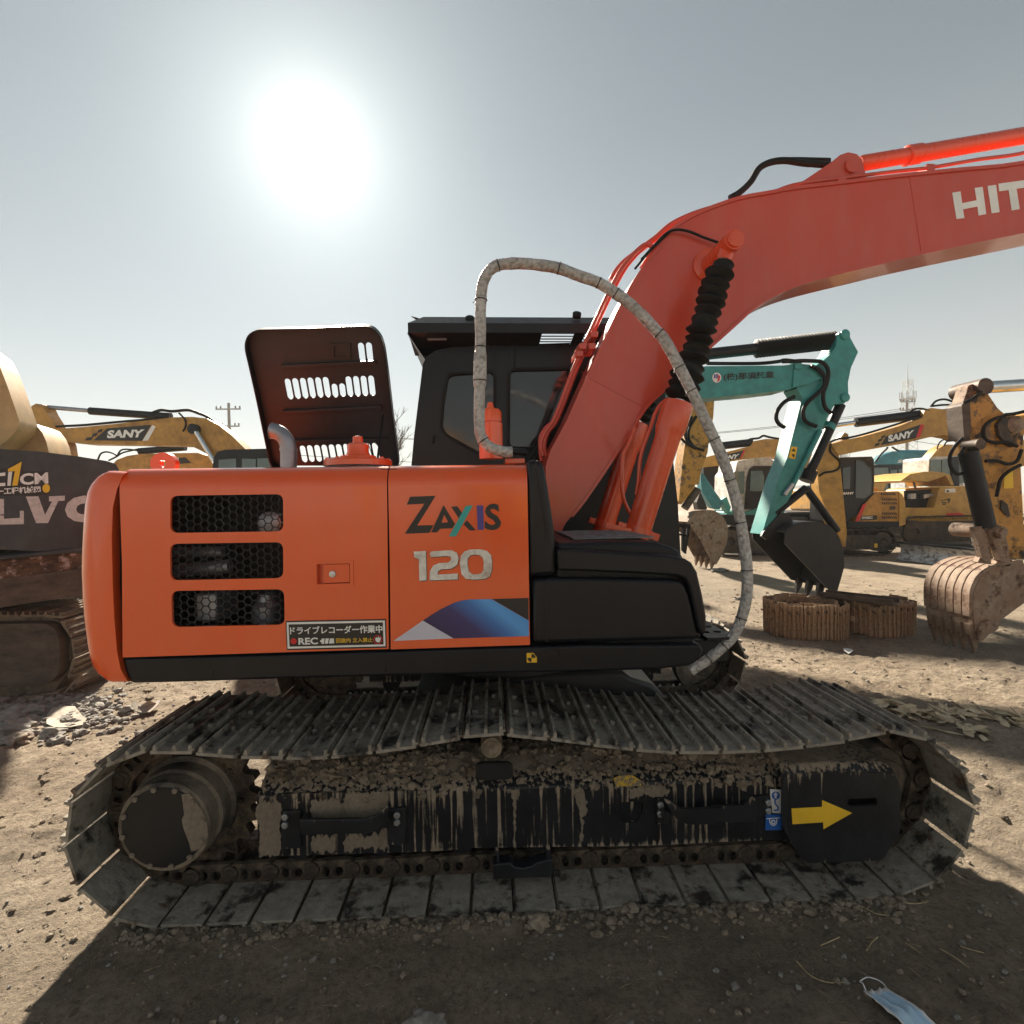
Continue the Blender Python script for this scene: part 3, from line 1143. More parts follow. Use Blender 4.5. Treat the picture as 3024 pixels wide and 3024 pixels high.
mb.box(U, xa, xb, -1.04, -.5, zt_ + .002, zt_ + .008)
rnd = random.Random(4)
for k in range(70):
    x, yy = rnd.uniform(xa + .03, xb - .03), rnd.uniform(-1.02, -.52)
    mb.box(U, x - .012, x + .012, yy - .004, yy + .004, zt_ + .008, zt_ + .011)
build('tread_plate', mb, 'tread_plate', tank, 0)
# step with drain holes in front of the tank
HZ = Plane()
HZ.o, HZ.x, HZ.z, HZ.y = U.w(0, 0, U.xz(*q('D 1600,1700')[0], -1.0)[1]), U.x, U.y, -U.z
xs = U.xz(*q('D 1470,1720')[0], -1.05)[0]
mb = MB()
hs = [ell(xs + .035 + .055 * i, -1.0 + .10 * j, .019, .019, 12) for i in range(2) for j in range(4)]
plate(mb, HZ, [[(xs, -1.10), (xs + .10, -1.10), (xs + .13, -1.06), (xs + .13, -.5), (xs, -.5)]] + hs, 0, .012)
build('front_step', mb, 'black_steel', hero, 0)
mb = MB()
zz = (HZ.o).z
mb.box(U, xs - .05, xs + .11, -1.08, -.5, zz - .12, zz - .016)
mb.box(U, xs - .3, xs + .02, -.5, 1.1, zz - .16, zz - .016)
mb.box(U, xs - .3, xs + .1, -.1, 1.0, ZD - .06, zz - .13)
build('front_deck', mb, 'black_steel', hero, 30, .02)

# ---------------------------------------------------------------- wrapped handrail
hp = pxpts(U, 'C 800,1622 740,1622 660,1600 600,1560 563,1500 552,1420 552,1200 556,1000 560,800 560,560 572,380 605,285 668,222 760,202 880,200 1010,212 1150,236 1300,292 1450,345 1580,424 1700,515 1800,612 1885,705 W 1256,645 1293,714 1332,795 1366,872 1390,950 1405,1032 1410,1105 1401,1160 1380,1203 1345,1236 1318,1255 1302,1266', -1.08)
path = smooth_path(hp, 7)
rnd = random.Random(8)
rr = [.0235 + .0022 * noise.noise(Vector((i * .22, 3, 1))) + .0010 * rnd.random() for i in range(len(path))]
for i in range(len(path)):
    if 44 < i < 54:
        rr[i] += .004
mb = MB().tube(path, rr, 18)
rail = build('wrapped_handrail', mb, 'bubble_wrap', hero, 70, label='handrail wrapped in dusty grey bubble wrap and tied with black cable ties')
for s in ('C 1930,690', 'C 575,1535', 'C 555,1085', 'C 560,825', 'C 562,470', 'C 690,205', 'C 1148,232', 'C 1440,345', 'C 1585,425', 'W 1345,825', 'W 1378,905', 'W 1395,980', 'W 1409,1075', 'W 1398,1165', 'W 1365,1215', 'W 1335,1242', 'W 1308,738', 'W 1278,690'):
    p = U.hit(*q(s)[0], -1.08)
    i = min(range(1, len(path) - 1), key=lambda k: (path[k] - p).length)
    t = (path[i + 1] - path[i - 1]).normalized()
    u = t.orthogonal().normalized()
    w = t.cross(u)
    r = rr[i] + .0015
    mb = MB()
    mb.tube([path[i] + (u * math.cos(a) + w * math.sin(a)) * r for a in [2 * math.pi * k / 20 for k in range(21)]], .0022, 6, False)
    d = u if i % 2 else (-u * .3 + w)
    mb.tube([path[i] + d * r, path[i] + d * (r + .012) + Vector((0, -.01, -.012))], .0016, 5)
    build('cable_tie', mb, 'zip_black', rail, 60)
mb = MB().tube(pxpts(U, 'C 790,1622 850,1618 905,1625', -1.08), .016, 10)
build('rail_end', mb, 'black_steel', hero, 60)

# ---------------------------------------------------------------- boom
BY0, BY1 = -.25, .03
upper = q('D 400,955 345,890 C 1062,1735 1220,1390 1400,990 1560,650 1700,372 1850,150 1932,60 G 60,565 110,510 180,450 300,385 480,322 640,292 760,270 1000,242 1300,207 1600,176 1932,140 W 2100,265 2300,250')
lower = q('W 2300,352 2100,402 G 1932,490 1700,537 1400,602 1200,650 1000,698 860,735 760,768 680,803 600,848 540,892 500,930') + [(2120, 1005), (2040, 1075), (1975, 1140)] + q('D 1045,5 900,232 590,692 435,882')
ul, ll = U.loop(upper, BY0), U.loop(lower, BY0)
ulS = [tuple(p) for p in smooth_path([(a, b, 0) for a, b in ul], 3)]
llS = [tuple(p) for p in smooth_path([(a, b, 0) for a, b in ll], 3)]
ulS, llS = [(p[0], p[1]) for p in ulS], [(p[0], p[1]) for p in llS]
mb = MB()
outl = ulS + llS
plate(mb, U, [outl], BY0, BY1 - BY0)
boom = build('boom', mb, 'boom_orange_shaded', hero, 30)
mb = MB()
ribbon(mb, U, ulS[1:], BY0 - .012, BY1 + .012, .020)
ribbon(mb, U, llS[:-1], BY0 - .010, BY1 + .010, .018)
build('boom_flange', mb, 'boom_orange_shaded', boom, 40)
mb = MB()
ribbon(mb, U, U.loop(q('C 1385,1062 1560,1160 1800,1282'), BY0), BY0 - .003, BY0 + .002, .006)
build('weld_seam', mb, 'boom_orange_shaded', boom, 40)
mb = MB()
ribbon(mb, U, U.loop(q('G 1350,205 1412,600'), BY0), BY0 - .002, BY0 + .002, .004)
build('weld_seam', mb, 'boom_orange_shaded', boom, 40)
mb = MB()
ms = U.loop(q('G 1568,290 1665,278 1735,395 1590,425'), BY0)
for s in ('G 1566,292 1608,285 1616,345 1690,330 1680,268 1720,262 1738,400 1700,408 1694,362 1620,376 1628,420 1588,426', 'G 1745,258 1788,252 1806,390 1766,396', 'G 1800,246 1935,228 1940,265 1892,272 1908,375 1868,382 1852,278 1804,285'):
    decal(mb, U, q(s), BY0, .002, .001)
for i, ch in enumerate('ACHI'):
    x0 = 1950 + 150 * i
    lettering(mb, U, ch, q('G %d,%d %d,%d %d,%d %d,%d' % (x0, 232 - 22 * i, x0 + 130 - (70 if ch == 'I' else 0), 215 - 22 * i, x0 + 145 - (70 if ch == 'I' else 0), 350 - 26 * i, x0 + 15, 366 - 26 * i)), BY0, .03)
build('maker_lettering', mb, 'print_white', boom, 0)
# lug and arm cylinder on top
mb = MB()
lug = U.loop(q('G 745,272 830,218 960,130 1000,97 1040,83 1085,93 1112,120 1128,190 1138,232'), -.19)
for a, b in ((-.19, -.165), (-.055, -.03)):
    mb.prism(U, lug, a, b)
lg = build('cylinder_lug', mb, 'boom_orange_shaded', boom, 30, .004)
build('pin', MB().cyl(U.hit(*q('G 1062,150')[0], -.205), U.hit(*q('G 1062,150')[0], -.205) + U.y * .2, .043, n=24), 'boom_orange_shaded', lg)
a, b = U.hit(*q('G 1062,150')[0], -.11), U.hit(*q('G 1932,2')[0], -.11)
d = (b - a).normalized()
L = (b - a).length
mb = MB().lathe(a, d, [(.04, .04), (.06, .047), (.36, .047), (.365, .060), (.45, .060), (.455, .052), (L + .5, .052), (L + .52, .03)], 24)
build('arm_cylinder', mb, 'ram_paint', boom, 40)
hose('boom_pipe', boom, pxpts(U, 'G 640,296 770,250 1000,218 1250,186 1450,164 1700,122 1932,88 W 2050,255', -.23), .011, 'boom_orange_shaded')
mb = MB()
for s in ('G 1448,165', 'G 1000,228'):
    p = U.loc(U.hit(*q(s)[0], -.22))
    mb.box(U, p.x - .025, p.x + .025, -.24, -.16, p.z - .04, p.z + .015)
build('pipe_clamp', mb, 'boom_orange_shaded', boom, 30, .003)
hose('boom_hose', boom, pxpts(U, 'G 440,318 490,288 545,235 585,170 640,138 720,128 820,142 945,150', -.12), .020)
hose('boom_hose', boom, pxpts(U, 'G 445,312 500,280 560,215 600,158 660,132 760,124 945,128', -.05), .016)
hose('thin_hose', boom, pxpts(U, 'G -10,630 40,575 90,520 130,488 180,478 240,490 300,515 385,545', -.28), .0075)
hose('thin_hose', boom, pxpts(U, 'C 1725,240 1800,150 1890,55 1990,-40', -.27), .007)
# steel lines up the back of the boom
for off, yy in ((0, -.20), (28, -.10)):
    hose('boom_pipe', boom, pxpts(U, 'C %d,1650 %d,1580 %d,1480 %d,1360 %d,1020 %d,860 %d,690 %d,420 %d,215 %d,60 G 60,565 150,475 240,420' % (1030 + off, 1015 + off, 1040 + off, 1120 + off, 1250 + off, 1318 + off, 1398 + off, 1525 + off, 1640 + off, 1790 + off), yy), .012, 'boom_orange_shaded')
hose('boom_pipe', boom, pxpts(U, 'C 1020,1690 1010,1600 1012,1510 1050,1440 1120,1370 1210,1150', -.06), .012, 'boom_orange_shaded')
hose('boom_hose', boom, pxpts(U, 'C 1545,330 1580,265 1640,195 1760,100 1880,10 G 70,515 140,455 230,410 330,375', -.02), .020, 'boom_orange_shaded')
hose('boom_hose', boom, pxpts(U, 'C 960,1700 990,1640 1080,1500 1200,1360', .06), .018)
hose('boom_hose', boom, pxpts(U, 'C 930,1690 960,1640 1050,1510 1180,1370', .12), .018)
for s in ('C 1325,835', 'C 1395,835', 'C 1412,745', 'C 1300,890'):
    p = U.loc(U.hit(*q(s)[0], -.2))
    mb = MB()
    mb.box(U, p.x - .022, p.x + .022, -.235, -.06, p.z - .018, p.z + .018)
    build('pipe_clamp', mb, 'boom_orange_shaded', boom, 30, .004)
# boom cylinders (near and far), with their dust bellows
top0, bot0 = U.loc(U.hit(*q('G 432,560')[0], -.5)), U.loc(U.hit(*q('D 955,1020')[0], -.5))
for k, cy in enumerate((-.5, .28)):
    A, B = U.w(top0.x, cy, top0.z), U.w(bot0.x, cy, bot0.z)
    ax = (B - A).normalized()
    Lc = (B - A).length
    head = (U.hit(*q('D 1290,20')[0], -.5) - U.w(top0.x, -.5, top0.z)).length
    bl0, bl1 = .085, head - .05
    nr = 15
    prof_ = []
    rnd = random.Random(3 + k)
    for i in range(nr):
        t0 = bl0 + (bl1 - bl0) * i / nr
        dt = (bl1 - bl0) / nr
        r = .082 + rnd.uniform(-.008, .006) + (.012 if i > nr - 4 else 0) - (.02 if i == 0 else 0)
        prof_ += [(t0, r - .026), (t0 + dt * .35, r - .006), (t0 + dt * .5, r), (t0 + dt * .65, r - .006)]
    prof_.append((bl1, .05))
    n = 26
    mb = MB()
    u = ax.orthogonal().normalized()
    w = ax.cross(u)
    rg = []
    for t, r in prof_:
        ring = []
        wob = Vector((noise.noise(Vector((t * 6, k, 0))), noise.noise(Vector((t * 6, k, 9))), 0)) * .010
        tl = noise.noise(Vector((t * 9, 5, k))) * .03
        for j in range(n):
            a = 2 * math.pi * j / n
            rr_ = r * (1 + .05 * noise.noise(Vector((math.cos(a) * 1.4, math.sin(a) * 1.4, t * 9 + k))))
            ring.append(A + ax * (t + tl * math.cos(a)) + wob + (u * math.cos(a) + w * math.sin(a)) * rr_)
        rg.append(ring)
    mb.rings(rg)
    bc = build('boom_cylinder', MB().lathe(A, ax, [(head - .03, .05), (head - .03, .080), (head + .02, .084), (head + .12, .084), (head + .14, .078), (head + .17, .070), (Lc + .3, .070)], 28), 'ram_paint', hero, 40)
    build('bellows', mb, 'rubber', bc, 60)
    build('piston_rod', MB().cyl(A, A + ax * (head + .05), .035), 'chrome', bc)
    ro = U.w(top0.x, BY0, top0.z)
    sg = -1 if k == 0 else 1
    yo = BY0 if k == 0 else BY1
    mb = MB().cyl(U.w(top0.x, yo, top0.z), U.w(top0.x, cy + sg * .075, top0.z), .055, n=28)
    mb.lathe(U.w(top0.x, cy + sg * .075, top0.z), U.y * sg, [(0, .043), (.012, .043), (.014, .036), (.016, .036)], 28)
    mb.lathe(U.w(top0.x, yo, top0.z), U.y * sg, [(0, .10), (.012, .10), (.016, .092)], 32)
    mb.lathe(A, ax, [(.03, .045), (.09, .042)], 18)
    build('cylinder_pin', mb, 'ram_paint', bc, 40)
    mb = MB()
    ct = Lc - .06
    mb.lathe(A + ax * ct, ax, [(-.022, .08), (.022, .08)], 28)
    side = ax.cross(U.y).normalized()
    for sgn in (-1, 1):
        p = A + ax * ct + side * sgn * .098
        mb.add([p + side * a_ * .022 + ax * b_ * .02 + U.y * c_ * .022 for a_ in (-1, 1) for b_ in (-1, 1) for c_ in (-1, 1)],
               [(0, 1, 3, 2), (4, 6, 7, 5), (0, 4, 5, 1), (2, 3, 7, 6), (0, 2, 6, 4), (1, 5, 7, 3)])
        mb.lathe(p - U.y * .022, -U.y, [(0, .012), (.008, .012)], 6)
    build('cylinder_clamp', mb, 'ram_paint', bc, 30)
hose('cylinder_pipe', hero, pxpts(U, 'D 1210,-60 1150,-10 1110,60 1080,150 1020,310 995,420 985,560 968,665', -.43), .0115, 'ram_paint')
hose('cylinder_pipe', hero, pxpts(U, 'D 960,160 910,280 868,370 860,520 862,640 885,735 922,808', -.32), .0115, 'ram_paint')
mb = MB()
mb.prism(U, U.loop(q('D 735,875 1105,965 1100,1005 728,920'), -.55), -.56, -.54)
build('cylinder_strap', mb, 'ram_paint', hero, 30, .003)

# ---------------------------------------------------------------- cab
CY = .28
mb = MB()
cl = U.loop(q('C 38,1720 58,1500 95,1200 124,960 150,905 215,858 330,830 900,808 1500,790 W 1225,640 1255,740 1268,850 1279,950 1284,1045 1100,1052 790,1052'), CY)
w1 = px_round(U, q('C 310,1055 350,1032 640,1012 668,1040 668,1640 560,1640 305,1500 262,1440 275,1250'), CY, .05)
w2 = px_round(U, q('C 775,1000 1700,985 1700,1600 770,1592'), CY, .05)
plate(mb, U, [cl, w1, w2], CY, .03)
mb.rings([[U.w(x, CY + .03, z) for x, z in cl], [U.w(x, CY + .95, z) for x, z in cl]], False, True)
cab = build('cab', mb, 'black_plastic', hero, 30)
for wl in (w1, w2):
    cx_, cz_ = sum(p[0] for p in wl) / len(wl), sum(p[1] for p in wl) / len(wl)
    mb = MB()
    plate(mb, U, [[(cx_ + (x - cx_) * 1.03, cz_ + (z - cz_) * 1.03) for x, z in wl]], CY + .012, .006)
    pane = build('cab_window', mb, 'dark_glass', cab, 0)
    mb = MB()
    ribbon(mb, U, wl, CY - .012, CY + .014, .020, True)
    build('window_seal', mb, 'rubber', pane, 50)
mb = MB()
ribbon(mb, U, U.loop(q('C 660,860 662,1000'), CY), CY - .004, CY + .01, .01)
ribbon(mb, U, U.loop(q('C 818,830 820,985'), CY), CY - .004, CY + .01, .01)
build('cab_seam', mb, 'rubber', cab)
mb = MB()
mb.prism(U, [(x * 1 + .0, z) for x, z in U.loop(q('C 195,1560 205,1500 215,1500 212,1555'), CY)], CY - .02, CY)
build('cab_catch', mb, 'rubber', cab, 30, .004)
mb = MB()
for s_ in ('D 1292,885 1378,890 1378,915 1292,910', 'D 1318,905 1340,905 1338,1110 1316,1090', 'D 1358,905 1378,905 1345,1115 1330,1105', 'D 1292,960 1370,965 1368,980 1292,975'):
    mb.prism(U, U.loop(q(s_), 1.0), 1.0, 1.03)
build('entry_step_bracket', mb, 'black_steel', hero)
# roof guard: sheet hood on a slatted top
xl, zl = U.xz(*q('C 12,712')[0], .08)
xt, ztp = U.xz(*q('C 130,602')[0], .20)
xc0, zc0 = U.xz(*q('C 150,905')[0], CY)
zc1 = U.xz(*q('C 900,812')[0], CY)[1]
zm = U.xz(*q('C 700,722')[0], .08)[1]
XR = cl[9][0] + .18
mb = MB()
ha = U.loop(q('C 1010,700 1168,700 1250,716 1250,800 1008,798'), .2)


def quad(p0, p1, p2, p3, th=.006):
    nrm = (p1 - p0).cross(p3 - p0).normalized() * th
    mb.add([p0, p1, p2, p3, p0 + nrm, p1 + nrm, p2 + nrm, p3 + nrm], [(0, 1, 2, 3), (7, 6, 5, 4), (0, 4, 5, 1), (1, 5, 6, 2), (2, 6, 7, 3), (3, 7, 4, 0)])


yN, yF = .08, 1.28
zf = zl + .055
# chamfer ring between top sheet and widest line, then fascia
loops = [([xt, XR - .12], [.20, 1.16], ztp), ([xl, XR], [yN, yF], zf), ([xl, XR], [yN, yF], zm)]
for (xa_, ya_, za_), (xb_, yb_, zb_) in zip(loops, loops[1:]):
    ca = [U.w(xa_[0], ya_[0], za_), U.w(xa_[1], ya_[0], za_), U.w(xa_[1], ya_[1], za_), U.w(xa_[0], ya_[1], za_)]
    cb_ = [U.w(xb_[0], yb_[0], zb_), U.w(xb_[1], yb_[0], zb_), U.w(xb_[1], yb_[1], zb_), U.w(xb_[0], yb_[1], zb_)]
    for i in range(4):
        quad(ca[i], ca[(i + 1) % 4], cb_[(i + 1) % 4], cb_[i])
# near skirt, sloping in to the cab roof, with the two openings
xh = [U.xz(*q('C %d,750' % v)[0], .18)[0] for v in (1012, 1250, 1330, 1400)]
zr = zc1 - .01
fy = lambda z: yN + (CY + .02 - yN) * (zm - z) / (zm - zr)


def skirt_piece(xa_, xb_, za_, zb_):
    quad(U.w(xa_, fy(za_), za_), U.w(xb_, fy(za_), za_), U.w(xb_, fy(zb_), zb_), U.w(xa_, fy(zb_), zb_), .004)


zh1 = zr + .003
skirt_piece(xl, xh[0], zm, zr - .02)
skirt_piece(xh[1], xh[2], zm, zr - .02)
skirt_piece(xh[3], XR, zm, zr - .02)
for i in (0, 2):
    skirt_piece(xh[i], xh[i + 1], zh1, zr - .02)
quad(U.w(xl, yN, zm), U.w(xl, yF, zm), U.w(xc0, CY + .9, zc0 - .02), U.w(xc0, CY, zc0 - .02))
# top: sheet at the back, bars above the openings
mb.box(U, xt, xh[0] - .1, .20, 1.16, ztp - .006, ztp)
mb.box(U, xh[0] - .1, XR - .12, .20, .36, ztp - .006, ztp)
guard = build('roof_guard', mb, 'black_steel', cab, 30)
for k in range(11):
    mb = MB()
    yy = .39 + k * .07
    mb.box(U, xh[0] - .1, XR - .12, yy, yy + .014, ztp - .005, ztp)
    build('guard_bar', mb, 'black_steel', guard)
for s in ('C 478,614', 'C 1287,583'):
    p = U.hit(*q(s)[0], .15)
    build('guard_bolt', MB().lathe(p, Vector((0, -1, .8)), [(-.02, .03), (.006, .03), (.008, .02)], 14), 'rubber', guard)
mb = MB()
plate(mb, U, [U.loop(q('C 158,752 300,748 303,776 162,780'), .17)], .165, .02)
build('work_light', mb, 'tread_plate', guard)
mb = MB()
plate(mb, U, [U.loop(q('C 36,596 95,612 85,630'), .5)], .5, .02)
build('guard_tab', mb, 'black_steel', guard)

# ---------------------------------------------------------------- tracks
ringpx = q('W 300,1747 500,1740 735,1731 965,1720 1130,1713 1300,1706 1500,1699 1640,1694 1715,1682 1775,1650 1815,1600 1834,1545 1832,1495 1806,1450 1765,1412 1715,1388 1660,1385 1600,1398 1530,1408 1450,1416 1350,1420 1250,1419 1164,1411 1080,1400 994,1391 907,1388 820,1402 735,1416 650,1426 565,1431 471,1429 380,1424 303,1420 250,1427 205,1446 168,1474 143,1505 130,1550 128,1600 140,1650 175,1697 230,1733')
loopN = UC.loop(ringpx, -1.3)
dense = smooth_path([(a, b, 0) for a, b in loopN], 10, True)
cum = [0.0]
for i in range(len(dense)):
    cum.append(cum[-1] + (dense[(i + 1) % len(dense)] - dense[i]).length)
LT = cum[-1]
NSH = round(LT / .176)


def at_len(s):
    s %= LT
    lo, hi = 0, len(dense)
    while hi - lo > 1:
        m = (lo + hi) // 2
        if cum[m] <= s:
            lo = m
        else:
            hi = m
    a, b = dense[lo], dense[(lo + 1) % len(dense)]
    t = (s - cum[lo]) / max(1e-9, cum[lo + 1] - cum[lo])
    return a + (b - a) * t


WF = Frame(0, 0)
PT = LT / NSH
# shoe: local x along the chain, y across, z outward
ZX = Plane()
ZX.o, ZX.x, ZX.z, ZX.y = Vector((0, 0, .006)), Vector((1, 0, 0)), Vector((0, 1, 0)), Vector((0, 0, -1))
mb = MB()
rc = lambda x, yy, a, b: [(x - a, yy - b), (x + a, yy - b), (x + a, yy + b), (x - a, yy + b)]
plate(mb, ZX, [[(-PT * .5 + .006, -.3), (PT * .5 - .010, -.3), (PT * .5 - .010, .3), (-PT * .5 + .006, .3)], rc(-.005, -.045, .014, .010), rc(-.005, .045, .014, .010)], 0, .012)
for gx, gh in ((-PT * .42, .030), (-.012, .026), (PT * .36, .028)):
    for y0_, y1_ in ((-.296, .296),):
        mb.rings([[Vector((gx - .009, yv, .004)), Vector((gx + .009, yv, .004)), Vector((gx + .005, yv, gh)), Vector((gx - .005, yv, gh))] for yv in (-.297, -.285, .285, .297)])
mb.rings([[Vector((-PT * .5 - .002, yv, .010)), Vector((-PT * .5 + .02, yv, .004)), Vector((-PT * .5 + .02, yv, .012)), Vector((-PT * .5 - .002, yv, .016))] for yv in (-.3, .3)])
for bx in (-.045, .04):
    for by in (-.085, .085):
        mb.lathe((bx, by, .005), (0, 0, 1), [(0, .014), (.014, .014), (.017, .010)], 6)
me_shoe = mb
mb = MB()
for s in (-1, 1):
    pl = Plane()
    pl.o, pl.x, pl.z, pl.y = Vector((0, s * .075 - .011, 0)), Vector((1, 0, 0)), Vector((0, 0, 1)), Vector((0, 1, 0))
    out = [(-PT * .5 - .02, -.012), (PT * .5 - .02, -.012), (PT * .5 + .025, -.03), (PT * .5 + .035, -.055), (PT * .5 + .02, -.085), (PT * .5 - .02, -.096), (-PT * .5 + .02, -.092), (-PT * .5 - .015, -.085), (-PT * .5 - .035, -.055)]
    plate(mb, pl, [out, ell(-.03, -.045, .017, .022, 10), ell(.028, -.045, .017, .022, 10)], 0, .022)
    mb.lathe((PT * .5 - .005, s * .075 - s * .012, -.055), (0, s, 0), [(0, .036), (.03, .036), (.034, .028), (.034, .02), (.028, .018)], 14)
mb.cyl((PT * .5 - .005, -.1, -.055), (PT * .5 - .005, .1, -.055), .022, n=12)
me_link = mb


cenN = Vector((sum(p[0] for p in loopN) / len(loopN), sum(p[1] for p in loopN) / len(loopN)))
shoe0 = link0 = None
SPX, SPZ = UC.xz(*q('1 850,1262')[0], -1.225)
IDX, IDZ = UC.xz(*q('4 1190,1000')[0], -1.0)
for side, yc in ((0, -1.0), (1, 1.0)):
    # track part = the frame between sprocket and idler
    mb = MB()
    yn = -1.17 if side == 0 else .83
    fz0, fz1, fz2 = .232, .468, .535
    fx0, fx1 = UC.xz(*q('2 150,1200')[0], -1.17)[0], UC.xz(*q('4 560,1100')[0], -1.17)[0]
    if side == 0:
        ff = UC.loop(q('2 150,1060 330,1010 1300,985 3 0,990 960,965 1900,940 4 530,940 535,1350 0,1375 3 1300,1400 0,1415 2 1500,1440 340,1475 160,1480'), yn)
        cut = px_round(UC, q('3 1085,1070 1275,1065 1275,1170 1235,1222 1125,1225 1085,1180'), yn, .01)
        plate(mb, UC, [ff, cut], yn, .02)
        mb.box(UC, fx0, fx1, yn + .12, yn + .14, fz0, fz1)
        fz1 = max(p[1] for p in ff)
    else:
        mb.box(UC, fx0, fx1, yn, yn + .02, fz0, fz1)
    mb.rings([[UC.w(x, yn + .001, fz1 - .01), UC.w(x, yn + .03, fz1 + .01), UC.w(x, yn + .13, fz2 - .01), UC.w(x, yn + .25, fz2), UC.w(x, yn + .33, fz1), UC.w(x, yn + .33, fz0), UC.w(x, yn + .02, fz0)] for x in (fx0, fx1 + .10)])
    track = build('track_frame', mb, 'track_frame_mud', hero, 35, .008)
    for i in range(NSH):
        s = i * PT
        c2 = at_len(s + PT / 2)
        a2, b2 = at_len(s), at_len(s + PT)
        t2 = (b2 - a2).normalized()
        n2 = Vector((-t2.y, t2.x, 0))
        if n2.x * (c2.x - cenN.x) + n2.y * (c2.y - cenN.y) * 2.5 < 0:
            n2 = -n2
        rnd = random.Random(i * 7 + side)
        T, Nn = UC.x * t2.x + UC.z * t2.y, UC.x * n2.x + UC.z * n2.y
        tilt = rnd.uniform(-.025, .025)
        T2, N2 = (T * math.cos(tilt) + Nn * math.sin(tilt)).normalized(), (Nn * math.cos(tilt) - T * math.sin(tilt)).normalized()
        c3 = UC.w(c2.x, yc, c2.y)
        Yv = N2.cross(T2)
        M = Matrix(((T2.x, Yv.x, N2.x, c3.x), (T2.y, Yv.y, N2.y, c3.y), (T2.z, Yv.z, N2.z, c3.z), (0, 0, 0, 1)))
        Yl = Nn.cross(T)
        ML = Matrix(((T.x, Yl.x, Nn.x, c3.x), (T.y, Yl.y, Nn.y, c3.y), (T.z, Yl.z, Nn.z, c3.z), (0, 0, 0, 1)))
        if shoe0 is None:
            for nm, src, mt in (('track_shoe', me_shoe, 'shoe_mud'), ('track_link', me_link, 'chain_mud')):
                me = bpy.data.meshes.new(nm)
                me.from_pydata([tuple(p) for p in src.v], [], src.f)
                me.materials.append(MATS[mt])
                finish(me, 35)
                o = bpy.data.objects.new(nm, me)
                link(o, track, M if nm == 'track_shoe' else ML)
                if nm == 'track_shoe':
                    shoe0 = o
                else:
                    link0 = o
        else:
            copy_obj(shoe0, track, M)
            copy_obj(link0, track, ML)
    # sprocket with teeth
    mb = MB()
    nt_ = 21
    rs = .305
    lp = []
    for k in range(nt_ * 4):
        a = 2 * math.pi * k / (nt_ * 4)
        r = (rs, rs, rs - .035, rs - .035)[k % 4]
        lp.append((SPX + r * math.cos(a), SPZ + r * math.sin(a)))
    plate(mb, UC, [lp], yc - .045, .05)
    for k in range(10):
        a = 2 * math.pi * k / 10
        mb.lathe(UC.w(SPX + .225 * math.cos(a), yc - .045, SPZ + .225 * math.sin(a)), -UC.y, [(0, .016), (.014, .016)], 6)
    build('sprocket', mb, 'chain_mud', track, 30)
    if side == 0:
        (fx, fz), (bx_, bz_) = UC.xz(*q('1 850,1262')[0], -1.225), UC.xz(*q('1 990,1150')[0], -1.03)
        R0 = .186
        ctr = UC.w((fx + bx_) / 2, 0, (fz + bz_) / 2)
        c0 = UC.w(fx, -1.225, fz)
        mb = MB().lathe(c0, UC.y, [(0, .02), (0, R0 - .012), (.006, R0 - .002), (.016, R0), (.075, R0), (.085, R0 + .010), (.15, R0 + .012), (.16, R0 + .03), (.185, R0 + .03)], 44)
        fd = build('final_drive', mb, 'drive_mud', track, 35)
        mb = MB().lathe(c0 - UC.y * .002, -UC.y, [(0, R0 - .02), (.002, R0 - .022), (.0025, .01)], 44)
        build('drive_cover', mb, 'black_steel', fd, 30)
        mb = MB()
        plate(mb, UC, [UC.loop(q('1 990,1010 1050,1000 1100,1060 1150,1140 1185,1240 1190,1320 1150,1390 1100,1430 1062,1438 1045,1370 1000,1250 992,1200 1010,1160 1000,1080'), -1.2275)], -1.2310, .003)
        build('mud_smear', mb, 'mud_smear', fd, 0)
        for k in range(12):
            a = 2 * math.pi * (k + .35) / 12
            bolt('bolt', fd, c0 + UC.x * (R0 - .024) * math.cos(a) + UC.z * (R0 - .024) * math.sin(a), -UC.y, .0125, .012, 'drive_mud')
    # idler wheel
    mb = MB().lathe(UC.w(IDX, yc - .06, IDZ), UC.y, [(0, .03), (0, .09), (.012, .10), (.015, .185), (.0, .195), (0, .243), (.02, .25), (.10, .25), (.12, .243), (.12, .05)], 44)
    build('idler', mb, 'drive_mud', track, 30)
    # rollers
    for k in range(7):
        x = fx0 + .16 + (fx1 - fx0 - .18) * k / 6
        mb = MB().lathe(UC.w(x, yc - .15, fz0 - .018), UC.y, [(0, .03), (0, .055), (.01, .06), (.07, .06), (.075, .075), (.09, .075), (.095, .06), (.2, .06), (.205, .075), (.22, .075), (.225, .06), (.3, .055)], 22)
        build('track_roller', mb, 'black_steel', track, 30)
    if side == 0:
        c0 = UC.hit(*q('3 132,662')[0], -1.16)
        mb = MB().lathe(c0, UC.y, [(0, .012), (-.004, .02), (-.004, .03), (0, .034), (0, .044), (.012, .047), (.3, .047)], 26)
        build('carrier_roller', mb, 'wet_mud', track, 30)
        # roller guard
        mb = MB()
        gl = UC.loop(q('3 140,1545 190,1535 275,1530 300,1560 370,1570 440,1555 470,1530 590,1500 600,1635 145,1655'), -1.19)
        mb.prism(UC, gl, -1.19, -1.13)
        for s in ('3 155,1430 180,1428 205,1600 180,1600', '3 545,1410 575,1410 580,1560 550,1565'):
            mb.prism(UC, UC.loop(q(s), -1.185), -1.185, -1.14)
        build('roller_guard', mb, 'guard_mud', track, 30, .005)
        # idler guard with arrow and slot
        yg = -1.215
        mb = MB()
        sl = UC.loop(q('4 540,900 570,862 900,845 1330,850 1400,880 1425,940 1430,1180 1432,1300 1345,1420 1292,1512 705,1532 600,1372 542,1250'), yg)
